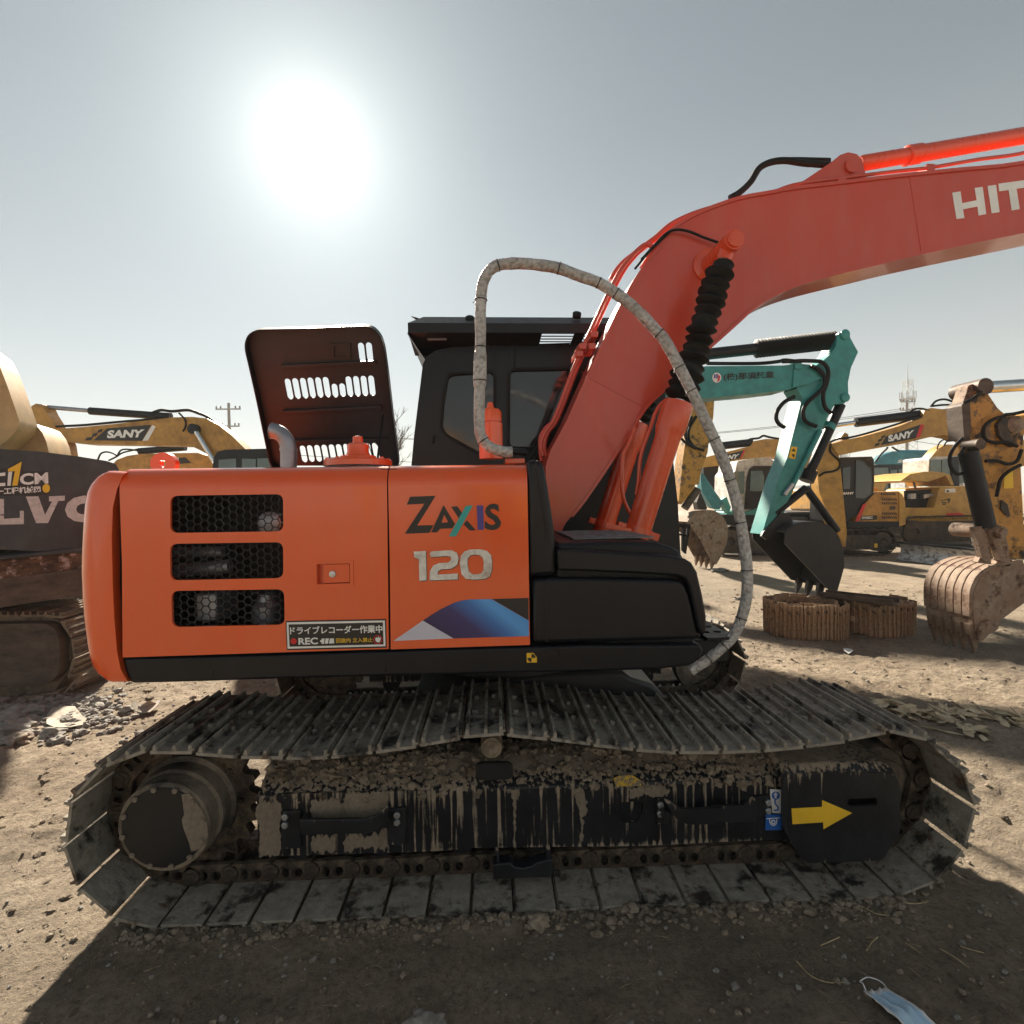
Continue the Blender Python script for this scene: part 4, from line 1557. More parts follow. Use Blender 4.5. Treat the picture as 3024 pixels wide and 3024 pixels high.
        cut = px_round(UC, q('4 1030,1046 1255,1038 1255,1096 1032,1106'), yg, .022)
        plate(mb, UC, [round_loop(sl, .03, 3), cut], yg, .014)
        tl_ = UC.loop(q('4 540,900 570,862 900,845 1330,850 1400,880'), yg)
        mb.rings([[UC.w(x, yg + .002, z - .004) for x, z in tl_], [UC.w(x, yg + .03, z + .03) for x, z in tl_], [UC.w(x, yg + .22, z + .045) for x, z in tl_]], False, False, False)
        mb.prism(UC, [(x, z) for x, z in sl], yg + .06, yg + .2)
        ig = build('idler_guard', mb, 'guard_mud', track, 35, .006)
        letters('direction_arrow', ig, 'print_yellow', ['4 605,1116 835,1104 835,1052 1062,1150 846,1272 844,1220 612,1235'], UC, yg)
        mb = MB()
        ribbon(mb, UC, UC.loop(q('4 600,1370 590,1200 592,900'), yg), yg - .003, yg + .01, .006)
        build('guard_edge', mb, 'guard_mud', ig)
        a_ = letters('hook_label', track, 'print_white', ['4 440,968 522,972 522,1150 460,1145 442,1020'], UC, -1.17, off=.004)
        mb = MB()
        plate(mb, UC, [UC.loop([(2100 + a * 756 / 1932, 1950 + b * 756 / 1932) for a, b in ell(481, 1014, 30, 30)], -1.17), UC.loop(q('4 480,985 500,1012 489,1012 489,1035 472,1035 472,1012 462,1012'), -1.17)], -1.1775, .0012)
        ribbon(mb, UC, UC.loop(q('4 480,1040 474,1062 484,1085 497,1098 500,1112 492,1124 478,1128 466,1120'), -1.17), -1.1775, -1.176, .006)
        build('hook_label', mb, 'print_blue', a_, 0)
        a_ = letters('tie_down_label', track, 'print_blue', ['4 408,1160 525,1156 525,1275 405,1277'], UC, -1.17, off=.004)
        mb = MB()
        for s in ('4 412,1188 512,1182', '4 435,1190 437,1215 450,1235 470,1240 486,1225 492,1188'):
            ribbon(mb, UC, UC.loop(q(s), -1.17), -1.1775, -1.176, .0035)
        plate(mb, UC, [UC.loop([(2100 + a * 756 / 1932, 1950 + b * 756 / 1932) for a, b in ell(463, 1214, r, r)], -1.17) for r in (17, 9)], -1.1775, .0012)
        build('tie_down_label', mb, 'print_white', a_, 0)
        for s in ('2 160,1075 250,1062 328,1085 330,1300 322,1462 240,1470 170,1472 175,1300 150,1180', '2 570,1060 700,1045 800,1060 808,1200 700,1205 650,1190 570,1205', '2 825,1010 960,1000 1120,990 1135,1120 1060,1150 980,1195 830,1200', '2 575,1325 650,1322 735,1328 740,1435 660,1440 590,1445 560,1430', '2 822,1322 960,1318 1080,1290 1140,1240 1145,1400 1060,1420 930,1415 820,1445', '3 760,985 820,960 845,1050 850,1130 825,1190 822,1330 808,1340 800,1180 785,1100', '3 1180,960 1440,945 1470,1000 1380,1040 1300,1010 1200,1040', '3 280,985 335,980 330,1060 318,1080 312,1380 300,1385 296,1100 282,1040'):
            pl2 = smooth_path([(a, b, 0) for a, b in UC.loop(q(s), -1.171)], 12, True)
            pl2 = [(p.x + .010 * noise.noise(Vector((p.x * 60, p.y * 60, 1))), p.y + .022 * noise.noise(Vector((p.x * 90, p.y * 20, 7)))) for p in pl2]
            mb = MB()
            plate(mb, UC, [pl2], -1.1745, .004)
            build('mud_smear', mb, 'mud_smear', track, 0)
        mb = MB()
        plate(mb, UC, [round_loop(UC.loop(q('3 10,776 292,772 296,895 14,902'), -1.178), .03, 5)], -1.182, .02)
        build('slot_shade_plate', mb, 'dark_inside', track, 0)  # solid black plate in place of a hole; its colour is the hole's shade
        # side steps
        for sp, bl_ in ((('2 335,1140 478,1135 480,1420 335,1425', '2 1130,1130 1270,1110 1272,1390 1135,1395', '2 470,1205 960,1200 1035,1180 1132,1108 1132,1225 1050,1290 965,1310 480,1320'), ('2 365,1178', '2 365,1240', '2 1208,1218', '2 1208,1165')),
                        (('3 1380,1040 1450,1045 1455,1230 1380,1235', '4 320,1030 440,1020 440,1160 330,1170', '3 1440,1055 1490,1075 1560,1125 1640,1128 1900,1112 4 0,1105 240,1102 325,1040 340,1060 340,1215 240,1222 0,1226 3 1900,1236 1620,1243 1545,1215 1480,1135'), ('3 1405,1088', '3 1402,1155', '4 427,1070', '4 427,1132'))):
            mb = MB()
            for s in sp[:2]:
                mb.prism(UC, UC.loop(q(s), -1.185), -1.186, -1.168)
            mb.prism(UC, UC.loop(q(sp[2]), -1.25), -1.25, -1.232)
            l0 = UC.loop(q(sp[2]), -1.25)
            xs_ = [p[0] for p in l0]
            for xe in (min(xs_) + .01, max(xs_) - .01):
                zz_ = [p[1] for p in l0 if abs(p[0] - xe) < .12]
                mb.box(UC, xe - .012, xe + .012, -1.24, -1.175, min(zz_) + .012, min(zz_) + .05)
            so = build('side_step', mb, 'guard_mud', track, 30, .004)
            for s in bl_:
                bolt('bolt', so, UC.hit(*q(s)[0], -1.188), -UC.y, .014, .012, 'zinc')
        # clods lying on the frame
        rnd = random.Random(11)
        mb = MB()
        for k in range(2000):
            x = rnd.uniform(fx0 + .01, fx1 + .08)
            t = rnd.random()
            dens = .5 + .6 * noise.noise(Vector((x * 2.5, 2, 1)))
            if rnd.random() > dens + (.35 if x < -.2 else .1):
                continue
            yy, z = yn - .004 + .26 * t, fz1 - .012 + (fz2 - fz1 + .012) * min(1, t * 2.2)
            if t < .15:
                z -= rnd.random() * .03
            mb.blob(UC.w(x, yy, z), rnd.choice((.004, .005, .007, .009, .012, .017)) * rnd.uniform(.7, 1.2), k, 1, (1.1, 1, .9), .75)
        build('caked_mud', mb, 'wet_mud', track, 60, kind='stuff')
        mb = MB()
        decal(mb, UC, q('3 1050,890 1090,870 1190,862 1260,905 1262,945 1070,950'), -1.172)
        build('faded_label', mb, 'label_faded', track)
# car body between the tracks
mb = MB()
cl_ = UC.loop(q('3 -500,360 -100,200 300,130 760,96 1128,88 1185,132 1345,182 1410,240 1500,352'), -.62)
mb.prism(UC, cl_ + [(cl_[-1][0], .3), (cl_[0][0], .3)], -.62, .62)
mb.lathe(UC.w(0, 0, .72), UC.z, [(0, .62), (.16, .62), (.17, .56), (.25, .56)], 40)
for yy in (-.72, .6):
    for xx in (-.75, .75):
        mb.box(UC, xx - .16, xx + .16, yy, yy + .16, .35, .6)
build('car_body', mb, 'car_body_paint', hero, 35, .02)
# ================================================================ the other machines in the yard
worn('yellow_paint', (0.52, 0.27, 0.045), (0.26, 0.14, 0.045), 0.30, 2.2, 0.42, 0.8, 0.15, None, 0, 0.1, 0.12)
worn('golden_paint', (0.55, 0.33, 0.07), (0.33, 0.20, 0.06), 0.25, 1.8, 0.4, 0.8, 0.15, None, 0, 0.1, 0.1)
worn('amber_worn', (0.50, 0.24, 0.035), (0.035, 0.028, 0.022), 0.30, 4.5, 0.5, 0.8, 0.05, None, 0, 0, 0.2, (0.16, 0.09, 0.045), 0.30)
worn('tan_paint', (0.58, 0.36, 0.15), (0.42, 0.26, 0.11), 0.3, 1.5, 0.45, 0.7, 0.2, None, 0, 0.1, 0.05)
worn('teal_paint', (0.035, 0.30, 0.29), (0.03, 0.22, 0.21), 0.35, 2.0, 0.40, 0.6, 0.2, None, 0, 0.15, 0.05)
worn('blue_teal_paint', (0.03, 0.24, 0.30), (0.03, 0.16, 0.2), 0.35, 2.0, 0.4, 0.6, 0.2, None, 0, 0.1, 0.05)
worn('grey_worn', (0.050, 0.055, 0.062), (0.022, 0.023, 0.026), 0.4, 2.5, 0.45, 0.6, 0.12, (1, 1, .5), 0, 0.1, 0.1, (0.13, 0.09, 0.06), 0.12)
worn('rust_band', (0.16, 0.085, 0.045), (0.06, 0.035, 0.025), 0.5, 6, 0.8, 0.9, 0.08, (1, 1, 2), 0, 0, 0.4, (0.45, 0.33, 0.30), 0.34)
worn('brown_steel', (0.12, 0.085, 0.065), (0.05, 0.036, 0.028), 0.4, 4, 0.6, 0.8, 0.15, (1, 1, 3), 0.2, 0, 0.2)
worn('rusty_steel', (0.25, 0.155, 0.10), (0.33, 0.27, 0.215), 0.45, 3.5, 0.7, 0.9, 0.15, None, 0.2, 0, 0.35, (0.10, 0.05, 0.03), 0.30)
worn('rust_shoe', (0.27, 0.16, 0.085), (0.44, 0.32, 0.21), 0.5, 6, 0.8, 0.95, 0.12, None, 0.1, 0, 0.4, (0.06, 0.035, 0.025), 0.30)
worn('pale_letters', (0.62, 0.56, 0.55), (0.05, 0.05, 0.055), 0.24, 9, 0.6, 0.6, 0.03, (.35, .35, 2.5), 0, 0, 0)
worn('bright_steel', (0.55, 0.55, 0.55), (0.10, 0.09, 0.08), 0.40, 7, 0.35, 0.7, 0.08, (1, 1, 1.5), 0.7, 0, 0.15)
worn('white_cab', (0.62, 0.61, 0.58), (0.36, 0.33, 0.29), 0.35, 3, 0.5, 0.8, 0.1)
worn('bg_track', (0.030, 0.026, 0.024), (0.13, 0.105, 0.08), 0.45, 5, 0.7, 0.95, 0.15)
worn('mud_track', (0.27, 0.205, 0.145), (0.09, 0.07, 0.055), 0.40, 6, 0.9, 0.95, 0.15)
plain('bucket_black', (0.022, 0.022, 0.024), 0.5, 0.1, 0, 0.25, 2)
glassy('pale_glass', (0.10, 0.14, 0.14), 0.08)


def panel(parent, name, fr, s, y0, y1, mat, bevel=0.0, smooth=30):
    pts = q(s) if isinstance(s, str) else s
    mb = MB()
    lp = fr.loop(pts, y0)
    plate(mb, fr, [lp], y0, y1 - y0)
    return build(name, mb, mat, parent, smooth, bevel)


def rod(parent, name, fr, s, y, r, mat, n=16):
    a, b = pxpts(fr, s, y)
    return build(name, MB().cyl(a, b, r, n=n), mat, parent, 40)


def label_plate(parent, name, fr, s, y, mat, off=.003):
    mb = MB()
    decal(mb, fr, q(s), y, .003, off)
    return build(name, mb, mat, parent, 0)


def words(parent, fr, body, s, y, mat, bold=.03, shear=0.0, name='lettering'):
    mb = MB()
    lettering(mb, fr, body, q(s), y - .006, bold, shear)
    return build(name, mb, mat, parent, 0)


def oval_track(parent, fr, x0, x1, y0, y1, h, mat='bg_track', pitch=.17, z0=0.0):
    r = h / 2 - .03
    pts = []
    for k in range(9):
        a = -math.pi / 2 + math.pi * k / 8
        pts.append((x1 - h / 2 + r * math.cos(a), z0 + h / 2 + r * math.sin(a)))
    for k in range(9):
        a = math.pi / 2 + math.pi * k / 8
        pts.append((x0 + h / 2 + r * math.cos(a), z0 + h / 2 + r * math.sin(a)))
    mb = MB()
    inner = [(x0 + h / 2, z0 + .16), (x1 - h / 2, z0 + .16), (x1 - h / 2, z0 + h - .16), (x0 + h / 2, z0 + h - .16)]
    mb.prism(fr, inner, y0 + .06, y1 - .06)
    for xx in (x0 + h / 2, x1 - h / 2):
        mb.lathe(fr.w(xx, y0 + .05, z0 + h / 2), fr.y, [(0, .08), (-.05, .12), (0, r * .8), (y1 - y0 - .1, r * .8)], 20)
    P = [Vector((a, b)) for a, b in pts]
    L = [0]
    for i in range(len(P)):
        L.append(L[-1] + (P[(i + 1) % len(P)] - P[i]).length)
    n = max(8, int(L[-1] / pitch))
    for k in range(n):
        s = L[-1] * k / n
        i = max(j for j in range(len(P)) if L[j] <= s)
        a, b = P[i], P[(i + 1) % len(P)]
        t = (b - a).normalized()
        c = a + t * (s - L[i])
        nn = Vector((t.y, -t.x))
        h2 = pitch * .47
        A, B = c - t * h2, c + t * h2
        lp = [A, B, B + nn * .02, c + t * .02 + nn * .02, c + t * .015 + nn * .045, c - t * .015 + nn * .045, c - t * .02 + nn * .02, A + nn * .02]
        mb.prism(fr, [tuple(p) for p in lp], y0, y1)
    return build('track', mb, mat, parent, 30)


def base_machine(parent, fr, xc, yc, L, Wd, paint, face=1, cab=True, hz=(.95, 1.9), cabz=2.85):
    """Tracks, house and cab for a machine that stands mostly hidden; face = +1 when its boom points along local +x."""
    for y0 in (-Wd / 2, Wd / 2 - .5):
        oval_track(parent, fr, xc - L / 2, xc + L / 2, yc + y0, yc + y0 + .5, .78)
    mb = MB()
    mb.box(fr, xc - .5, xc + .5, yc - Wd / 2 + .5, yc + Wd / 2 - .5, .35, .9)
    build('chassis', mb, 'black_steel', parent, 30, .03)
    mb = MB()
    lo, hi = (xc - L * .52, xc + L * .40) if face > 0 else (xc - L * .40, xc + L * .52)
    mb.box(fr, lo, hi, yc - Wd * .47, yc + Wd * .47, hz[0], hz[0] + .12)
    build('deck', mb, 'black_steel', parent, 30, .02)
    mb = MB()
    a, b = (lo, xc - .1) if face > 0 else (xc + .1, hi)
    mb.box(fr, a, b, yc - Wd * .47, yc + Wd * .47, hz[0] + .12, hz[1])
    build('house', mb, paint, parent, 40, .10, 4)
    if cab:
        a, b = (xc - .05, hi - .1) if face > 0 else (lo + .1, xc + .05)
        y0, y1 = (yc + Wd * .08, yc + Wd * .46)
        mb = MB()
        for xx in (a, b - .08):
            for yy in (y0, y1 - .08):
                mb.box(fr, xx, xx + .08, yy, yy + .08, hz[0] + .12, cabz - .06)
        mb.box(fr, a, b, y0, y1, cabz - .06, cabz + .06)
        mb.box(fr, a, b, y0, y1, hz[0] + .12, hz[0] + .55)
        cb = build('cab', mb, 'black_plastic', parent, 30, .02)
        mb = MB()
        mb.box(fr, a + .03, b - .03, y0 + .03, y1 - .03, hz[0] + .55, cabz - .06)
        build('cab_window', mb, 'pale_glass', cb)


def bucket(parent, fr, s_side, n_shell, y0, y1, mat, lip, tip, teeth=4, ribs=0):
    """Side plates from a photo outline on plane y0; the first n_shell points run along the curved back to the lip."""
    lp = fr.loop(q(s_side), y0)
    mb = MB()
    plate(mb, fr, [lp], y0, .03)
    bk = build('bucket', mb, mat, parent, 30, .006)
    mb = MB()
    plate(mb, fr, [lp], y1 - .03, .03)
    build('side_plate', mb, mat, bk, 30, .006)
    path = [(p[0], p[1]) for p in smooth_path([(a, b, 0) for a, b in lp[:n_shell]], 5)]
    mb = MB()
    ribbon(mb, fr, path, y0 + .01, y1 - .01, .03)
    build('bucket_shell', mb, mat, bk, 50)
    for k in range(ribs):
        yy = y0 + (y1 - y0) * (k + .5) / ribs
        mb = MB()
        ribbon(mb, fr, path[:-4], yy - .045, yy + .045, .062)
        build('wear_strap', mb, mat, bk, 50, .006)
    a, b = Vector(fr.xz(*q(lip)[0], y0)), Vector(fr.xz(*q(tip)[0], y0))
    d = (b - a)
    n = Vector((-d.y, d.x)).normalized()
    for k in range(teeth):
        yy = y0 + .06 + (y1 - y0 - .12) * k / (teeth - 1)
        rg = []
        for t, w, hgt in ((-.12, .036, .05), (.45, .034, .042), (.5, .028, .036), (1.0, .014, .010)):
            c = a + d * t
            rg.append([fr.w(c.x + n.x * hgt, yy - w, c.y + n.y * hgt), fr.w(c.x + n.x * hgt, yy + w, c.y + n.y * hgt), fr.w(c.x - n.x * hgt, yy + w, c.y - n.y * hgt), fr.w(c.x - n.x * hgt, yy - w, c.y - n.y * hgt)])
        build('tooth', MB().rings(rg), mat, bk, 30)
    return bk


def frame_at(px, py, deg=0.0):
    p = ground_pt(px, py)
    return Frame(p.x, p.y, deg)


def frame_depth(px, Y, deg=0.0):
    d = ray(px, 1500)
    k = Y / d.y
    return Frame(d.x * k, Y, deg)


# ---------------------------------------------------------------- dark grey machine at the left edge
V = frame_depth(94, 4.7, 42)
volvo = thing('crawler_excavator', V.w(0, .8, 0), 'dark grey excavator with peeling white letters and a round-dot sticker, at the left edge', 'excavator')
vc = panel(volvo, 'counterweight', V, 'A -700,770 0,832 300,852 600,890 800,922 872,945 898,985 900,1100 900,1640 0,1590 I 0,118 -500,190', 0, 2.2, 'grey_worn', .07)
vc.modifiers['edge'].segments = 4
mb = MB()
l = V.loop(q('I -500,195 0,130 900,32 900,78 0,172 -500,235'), -.02)
mb.prism(V, l, -.03, .3)
build('rubbing_strip', mb, 'bright_steel', volvo, 30, .01).data.materials[0] = MATS['grey_worn']
panel(volvo, 'rust_band', V, 'I -500,235 0,172 900,78 900,222 0,340 -500,400', .02, 1.9, 'rust_band', .01)
panel(volvo, 'lower_beam', V, 'I -500,400 0,345 900,228 900,470 0,606 -500,680', -.03, 1.9, 'brown_steel', .03)
mb = MB()
for s in ('A -60,1210 30,1210 30,1360 150,1352 150,1300 180,1298 180,1400 -60,1405', 'A 195,1192 290,1190 340,1330 392,1228 370,1228 370,1190 490,1185 488,1222 440,1225 362,1392 272,1392'):
    decal(mb, V, q(s), 0, .003, .001)
lettering(mb, V, 'O', q('A 490,1190 770,1178 770,1382 490,1392'), -.002, .08)
build('maker_lettering', mb, 'pale_letters', vc, 0)
label_plate(vc, 'dealer_sticker', V, 'A -120,1005 60,975 110,940 165,922 172,1002 360,1000 372,1090 388,1120 372,1165 345,1180 -120,1192', 0, 'print_black')
mb = MB()
lettering(mb, V, 'CM', q('A 150,1018 362,1008 365,1095 150,1106'), -.006, .035)
lettering(mb, V, '一工程机械网', q('A -30,1128 304,1112 308,1162 -30,1180'), -.006, .03)
for s in ('A -60,1020 40,1010 40,1035 -20,1040 -20,1090 40,1088 40,1112 -60,1116', 'A 62,1008 92,1004 80,1110 55,1110'):
    decal(mb, V, q(s), 0, .002, .008)
build('sticker_text', mb, 'print_white', vc, 0)
mb = MB()
for s in ('A 60,985 165,928 132,1108 92,1110 112,1000 60,1005',):
    decal(mb, V, q(s), 0, .002, .008)
build('sticker_text', mb, 'print_yellow', vc, 0)
mb = MB()
decal(mb, V, q('A ' + ' '.join('%g,%g' % p for p in ell(348, 1130, 29, 33))), 0, .002, .009)
build('sticker_dot', mb, 'print_yellow', vc, 0)
# its tan boom parts showing above
VB = frame_depth(40, 6.3, 20)
panel(volvo, 'boom', VB, 'A -600,-300 -60,100 0,212 60,370 145,615 130,690 60,760 0,812 -300,900 -700,800', -.2, .25, 'tan_paint', .05)
panel(volvo, 'engine_cover', VB, 'A -40,880 0,800 80,720 150,635 215,628 270,650 320,710 350,780 368,855 368,900', .25, .95, 'tan_paint', .06)
# its track
VT = frame_at(165, 2058, 4)
tl = VT.loop(q('I -800,700 380,690 520,740 610,850 650,980 648,1090 610,1230 500,1400 -800,1560'), 0)
mb = MB()
mb.prism(VT, [(x * 1 - .06, z) for x, z in tl], .10, .42)
vt = build('track', mb, 'mud_track', volvo, 40)
mb = MB()
plate(mb, VT, [round_loop(VT.loop(q('I -300,760 420,752 500,800 545,900 548,1180 500,1270 420,1310 -300,1360'), -.02), .08, 5)], -.02, .2)
build('idler_guard', mb, 'brown_steel', vt, 40, .03)
P = [Vector(p) for p in [(a, b) for a, b, _ in smooth_path([(a, b, 0) for a, b in tl], 8)]]
run, prev, k = 0.0, P[0], 0
WS = 9
mbs = MB()
pz = Plane()
pz.o, pz.x, pz.z, pz.y = Vector((0, 0, .01)), Vector((1, 0, 0)), Vector((0, 1, 0)), Vector((0, 0, -1))
plate(mbs, pz, [[(-.085, -.3), (.085, -.3), (.085, .3), (-.085, .3)]], 0, .02)
for gx_ in (-.06, 0, .06):
    mbs.prism(pz, [(gx_ - .009, -.3), (gx_ + .009, -.3), (gx_ + .009, .3), (gx_ - .009, .3)], -.028, 0)
sh0 = None
acc = 0.0
last = P[0]
for i in range(1, len(P)):
    seg_ = (P[i] - P[i - 1])
    acc += seg_.length
    while acc >= .18:
        acc -= .18
        c = P[i] - seg_.normalized() * acc
        t = seg_.normalized()
        n = Vector((t.y, -t.x)) * -1
        if n.dot(c - Vector((c.x - .4, .4))) < 0:
            n = -n
        if n.dot(Vector((tl[0][0] * .5 + tl[-1][0] * .5 + 1.0, .42)) - c) > 0:
            n = -n
        X, Z = VT.x * t.x + VT.z * t.y, VT.x * n.x + VT.z * n.y
        Y_ = Z.cross(X)
        o_ = VT.w(c.x, .33, c.y)
        M = Matrix(((X.x, Y_.x, Z.x, o_.x), (X.y, Y_.y, Z.y, o_.y), (X.z, Y_.z, Z.z, o_.z), (0, 0, 0, 1)))
        if sh0 is None:
            me = bpy.data.meshes.new('track_shoe')
            me.from_pydata([tuple(p) for p in mbs.v], [], mbs.f)
            me.materials.append(MATS['mud_track'])
            finish(me, 30)
            sh0 = link(bpy.data.objects.new('track_shoe', me), vt, M)
        else:
            copy_obj(sh0, vt, M)
# the far track of that machine
oval_track(volvo, VT, tl[3][0] - 3.6, tl[4][0] + .05, 2.0, 2.6, .9, 'mud_track')

# ---------------------------------------------------------------- yellow boom behind the hood (left)
SB = frame_depth(450, 13.0, 0)
sb = thing('crawler_excavator', SB.w(1.2, 0, 0), 'tan-yellow excavator with black lettered panel on its boom, behind the orange machine at left', 'excavator', 'yellow excavators parked behind')
bm_ = panel(sb, 'boom', SB, 'A 405,705 430,682 640,665 900,640 1180,610 1300,594 1450,590 1560,602 1650,652 1750,732 1850,832 2050,1050 1850,1100 1720,1000 1610,905 1530,852 1460,818 1400,808 1000,800 640,795 500,780 430,762', -.2, .2, 'yellow_paint', .01)
panel(sb, 'arm', SB, 'A 182,625 200,560 240,508 270,490 320,496 350,560 400,640 425,705 490,790 505,880 505,1000 375,1000 345,720 300,650', -.17, .17, 'yellow_paint', .01)
rod(sb, 'arm_cylinder_rod', SB, 'A 300,512 690,545', 0, .05, 'grey_pipe')
rod(sb, 'arm_cylinder', SB, 'A 680,546 1290,588', 0, .09, 'black_steel')
rod(sb, 'boom_cylinder', SB, 'A 1465,680 1620,930', -.3, .06, 'chrome')
build('pin', MB().lathe(SB.hit(*q('A 1460,682')[0], -.3), -SB.y, [(-.1, .12), (.05, .12), (.06, .08)], 16), 'black_steel', sb)
label_plate(sb, 'name_panel', SB, 'A 808,678 1142,650 1072,772 705,768', -.2, 'print_black')
words(sb, SB, 'SANY', 'A 815,692 1092,684 1072,745 806,752', -.2, 'print_white', .05)
label_plate(sb, 'name_stripe', SB, 'A 1150,652 1176,664 1116,770 1076,771', -.2, 'print_white')
for s in ('A 742,690 778,680 768,705 735,712', 'A 700,718 738,710 728,735 695,742', 'A 655,748 705,740 690,768 642,768'):
    label_plate(sb, 'name_square', SB, s, -.2, 'print_black')
hose('hose', sb, pxpts(SB, 'A 380,672 450,662 640,652 900,628 1100,612 1200,600', -.1), .03)
hose('hose', sb, pxpts(SB, 'A 1150,560 1215,540 1300,548 1420,540 1500,565 1560,590 1650,660 1760,760', -.05), .035)
hose('hose', sb, pxpts(SB, 'A 1380,700 1400,660 1395,610 1350,560', -.22), .02)
mb = MB()
cb_ = SB.loop(q('A 1590,1100 1610,900 1640,850 1700,838 1932,832 B 405,1090 420,1200 420,1300'), -1.3)
sbc = panel(sb, 'cab', SB, q('A 1590,1100 1612,900 1640,852 1700,838 1932,832 B 390,1085 415,1110 425,1300'), -1.3, -.35, 'black_plastic', .04)
for s in ('A 1650,915 1780,905 1785,1100 1650,1100', 'B 165,1160 270,1165 270,1300 165,1300', 'B 280,1160 390,1158 392,1300 280,1300'):
    panel(sbc, 'cab_window', SB, q(s), -1.33, -1.305, 'pale_glass')
base_machine(sb, SB, 1.6, .1, 3.6, 2.6, 'yellow_paint', -1, False)

# second yellow boom, lower, behind it
SC = frame_depth(520, 16.5, 0)
sc_ = thing('crawler_excavator', SC.w(1.5, 0, 0), 'yellow excavator with low arched boom and thin looping hoses, seen under the tan boom', 'excavator', 'yellow excavators parked behind')
panel(sc_, 'boom', SC, 'A 825,975 880,915 960,885 1060,870 1200,866 1500,862 1620,900 1932,1100 1700,1150 1400,1005 860,1005', -.2, .2, 'yellow_paint', .01)
rod(sc_, 'arm_cylinder', SC, 'A 1050,850 1400,822', 0, .10, 'black_steel')
label_plate(sc_, 'name_panel', SC, 'A 1320,902 1400,895 1446,940 1320,946', -.2, 'print_black')
words(sc_, SC, 'T', 'A 1325,900 1348,898 1352,942 1328,944', -.2, 'print_white', .05)
for s in ('A 738,915 760,870 800,855 850,865 885,885', 'A 885,885 910,845 950,835 1010,840 1055,850', 'A 820,920 880,890 930,860 1050,832'):
    hose('hose', sc_, pxpts(SC, s, -.1), .025)
base_machine(sc_, SC, 3.2, .3, 3.6, 2.6, 'yellow_paint', -1, False)

# ---------------------------------------------------------------- teal machine with black bucket
KE = frame_at(2374, 1772, 3)
ke = thing('crawler_excavator', KE.w(-5.6, 0, 0), 'teal excavator with ribbed black ram sleeve and black bucket resting by the rusty tracks', 'excavator')
panel(ke, 'boom', KE, q('E 430,812 1000,762 1330,722 1540,662 1722,592 1645,462 1450,442 1300,462 480,470') + q('W 1250,700 1150,740 1000,880 1070,930 1190,830 1290,770'), -.20, .20, 'teal_paint', .01)
arm = panel(ke, 'arm', KE, 'E 1440,702 1500,800 N 1330,400 1230,640 1042,1270 1100,1242 1240,1080 1392,790 1560,400 1700,140 F 100,950 200,752 290,748 328,690 322,560 350,420 415,277 345,150 330,100 290,80 245,95 225,140 210,230 150,310 90,360 0,420', -.17, .17, 'teal_paint', .008)
panel(ke, 'arm_gusset', KE, 'E 1415,500 1520,585 1722,588 1560,660 1400,690', -.225, -.2, 'teal_paint', .006)
for s, r in (('F 288,118', .075), ('F 290,695', .07)):
    build('pin', MB().lathe(KE.hit(*q(s)[0], -.17), -KE.y, [(-.02, r), (.03, r), (.04, r * .7)], 20), 'teal_paint', arm)
rod(ke, 'arm_cylinder', KE, 'E 300,365 1005,288', 0, .088, 'black_steel')
a, b = pxpts(KE, 'E 1005,288 1840,195', 0)
d = (b - a)
prof_ = []
for i in range(24):
    t = d.length * i / 24
    prof_ += [(t, .095), (t + d.length / 48, .145)]
build('ram_sleeve', MB().lathe(a, d, prof_ + [(d.length, .08)], 18), 'rubber', ke, 30)
rod(ke, 'bucket_cylinder', KE, 'E 1905,880 1555,1640', -.02, .075, 'black_steel')
rod(ke, 'cylinder_end', KE, 'N 1600,540 1550,660', -.02, .11, 'black_steel')
rod(ke, 'linkage', KE, 'N 1545,740 1185,1030', -.12, .06, 'black_steel')
rod(ke, 'linkage', KE, 'N 1545,740 1900,1230', -.05, .06, 'black_steel')
rod(ke, 'clamp_ring', KE, 'E 1795,1085 1765,1130', -.02, .10, 'teal_paint')
rod(ke, 'arm_pipe', KE, 'E 1690,1150 1400,1730', -.21, .035, 'teal_paint')
rod(ke, 'pipe_fitting', KE, 'E 1400,1715 1310,1830', -.21, .035, 'zinc')
for s in ('E 1290,420 1400,418 1500,412 1620,415 1700,425 1760,480 1775,560 1755,660 1722,760 1725,850 1750,920 1805,965', 'E 1590,465 1680,510 1738,590 1725,690 1650,770 1555,855 1510,940 1520,1030 1570,1075 1650,1105', 'E 1415,792 1310,850 1240,940 1225,1020 1255,1080 1315,1118'):
    hose('hose', ke, pxpts(KE, s, -.24), .030)
hose('hose', ke, pxpts(KE, 'E 490,440 700,442 1050,440 1250,420 1320,405 1480,425', -.1), .028)
panel(ke, 'hose_bracket', KE, 'E 1420,405 1490,400 1500,490 1430,500', -.23, -.1, 'teal_paint', .005)
wl = label_plate(ke, 'warning_label', KE, 'E 1382,1318 1447,1326 1420,1452 1352,1440', -.17, 'print_yellow')
label_plate(wl, 'warning_sign', KE, 'E 1408,1335 1428,1372 1384,1370', -.172, 'print_black')
label_plate(wl, 'warning_sign', KE, 'E 1385,1398 1418,1402 1410,1440 1395,1420', -.172, 'print_black')
words(ke, KE, '(株)那須興業', 'E 668,545 1202,523 1202,607 668,631', -.200, 'print_black', .020)
lg = label_plate(ke, 'round_logo', KE, 'E ' + ' '.join('%g,%g' % p for p in ell(595, 592, 47, 54)), -.20, 'print_white')
for s, mt in (('E 566,560 582,556 582,598 566,600', 'print_purple'), ('E 590,552 606,552 604,600 590,602', 'print_purple'), ('E 612,560 632,575 622,625 596,636 608,610', 'print_red')):
    label_plate(lg, 'logo_mark', KE, s, -.205, mt)
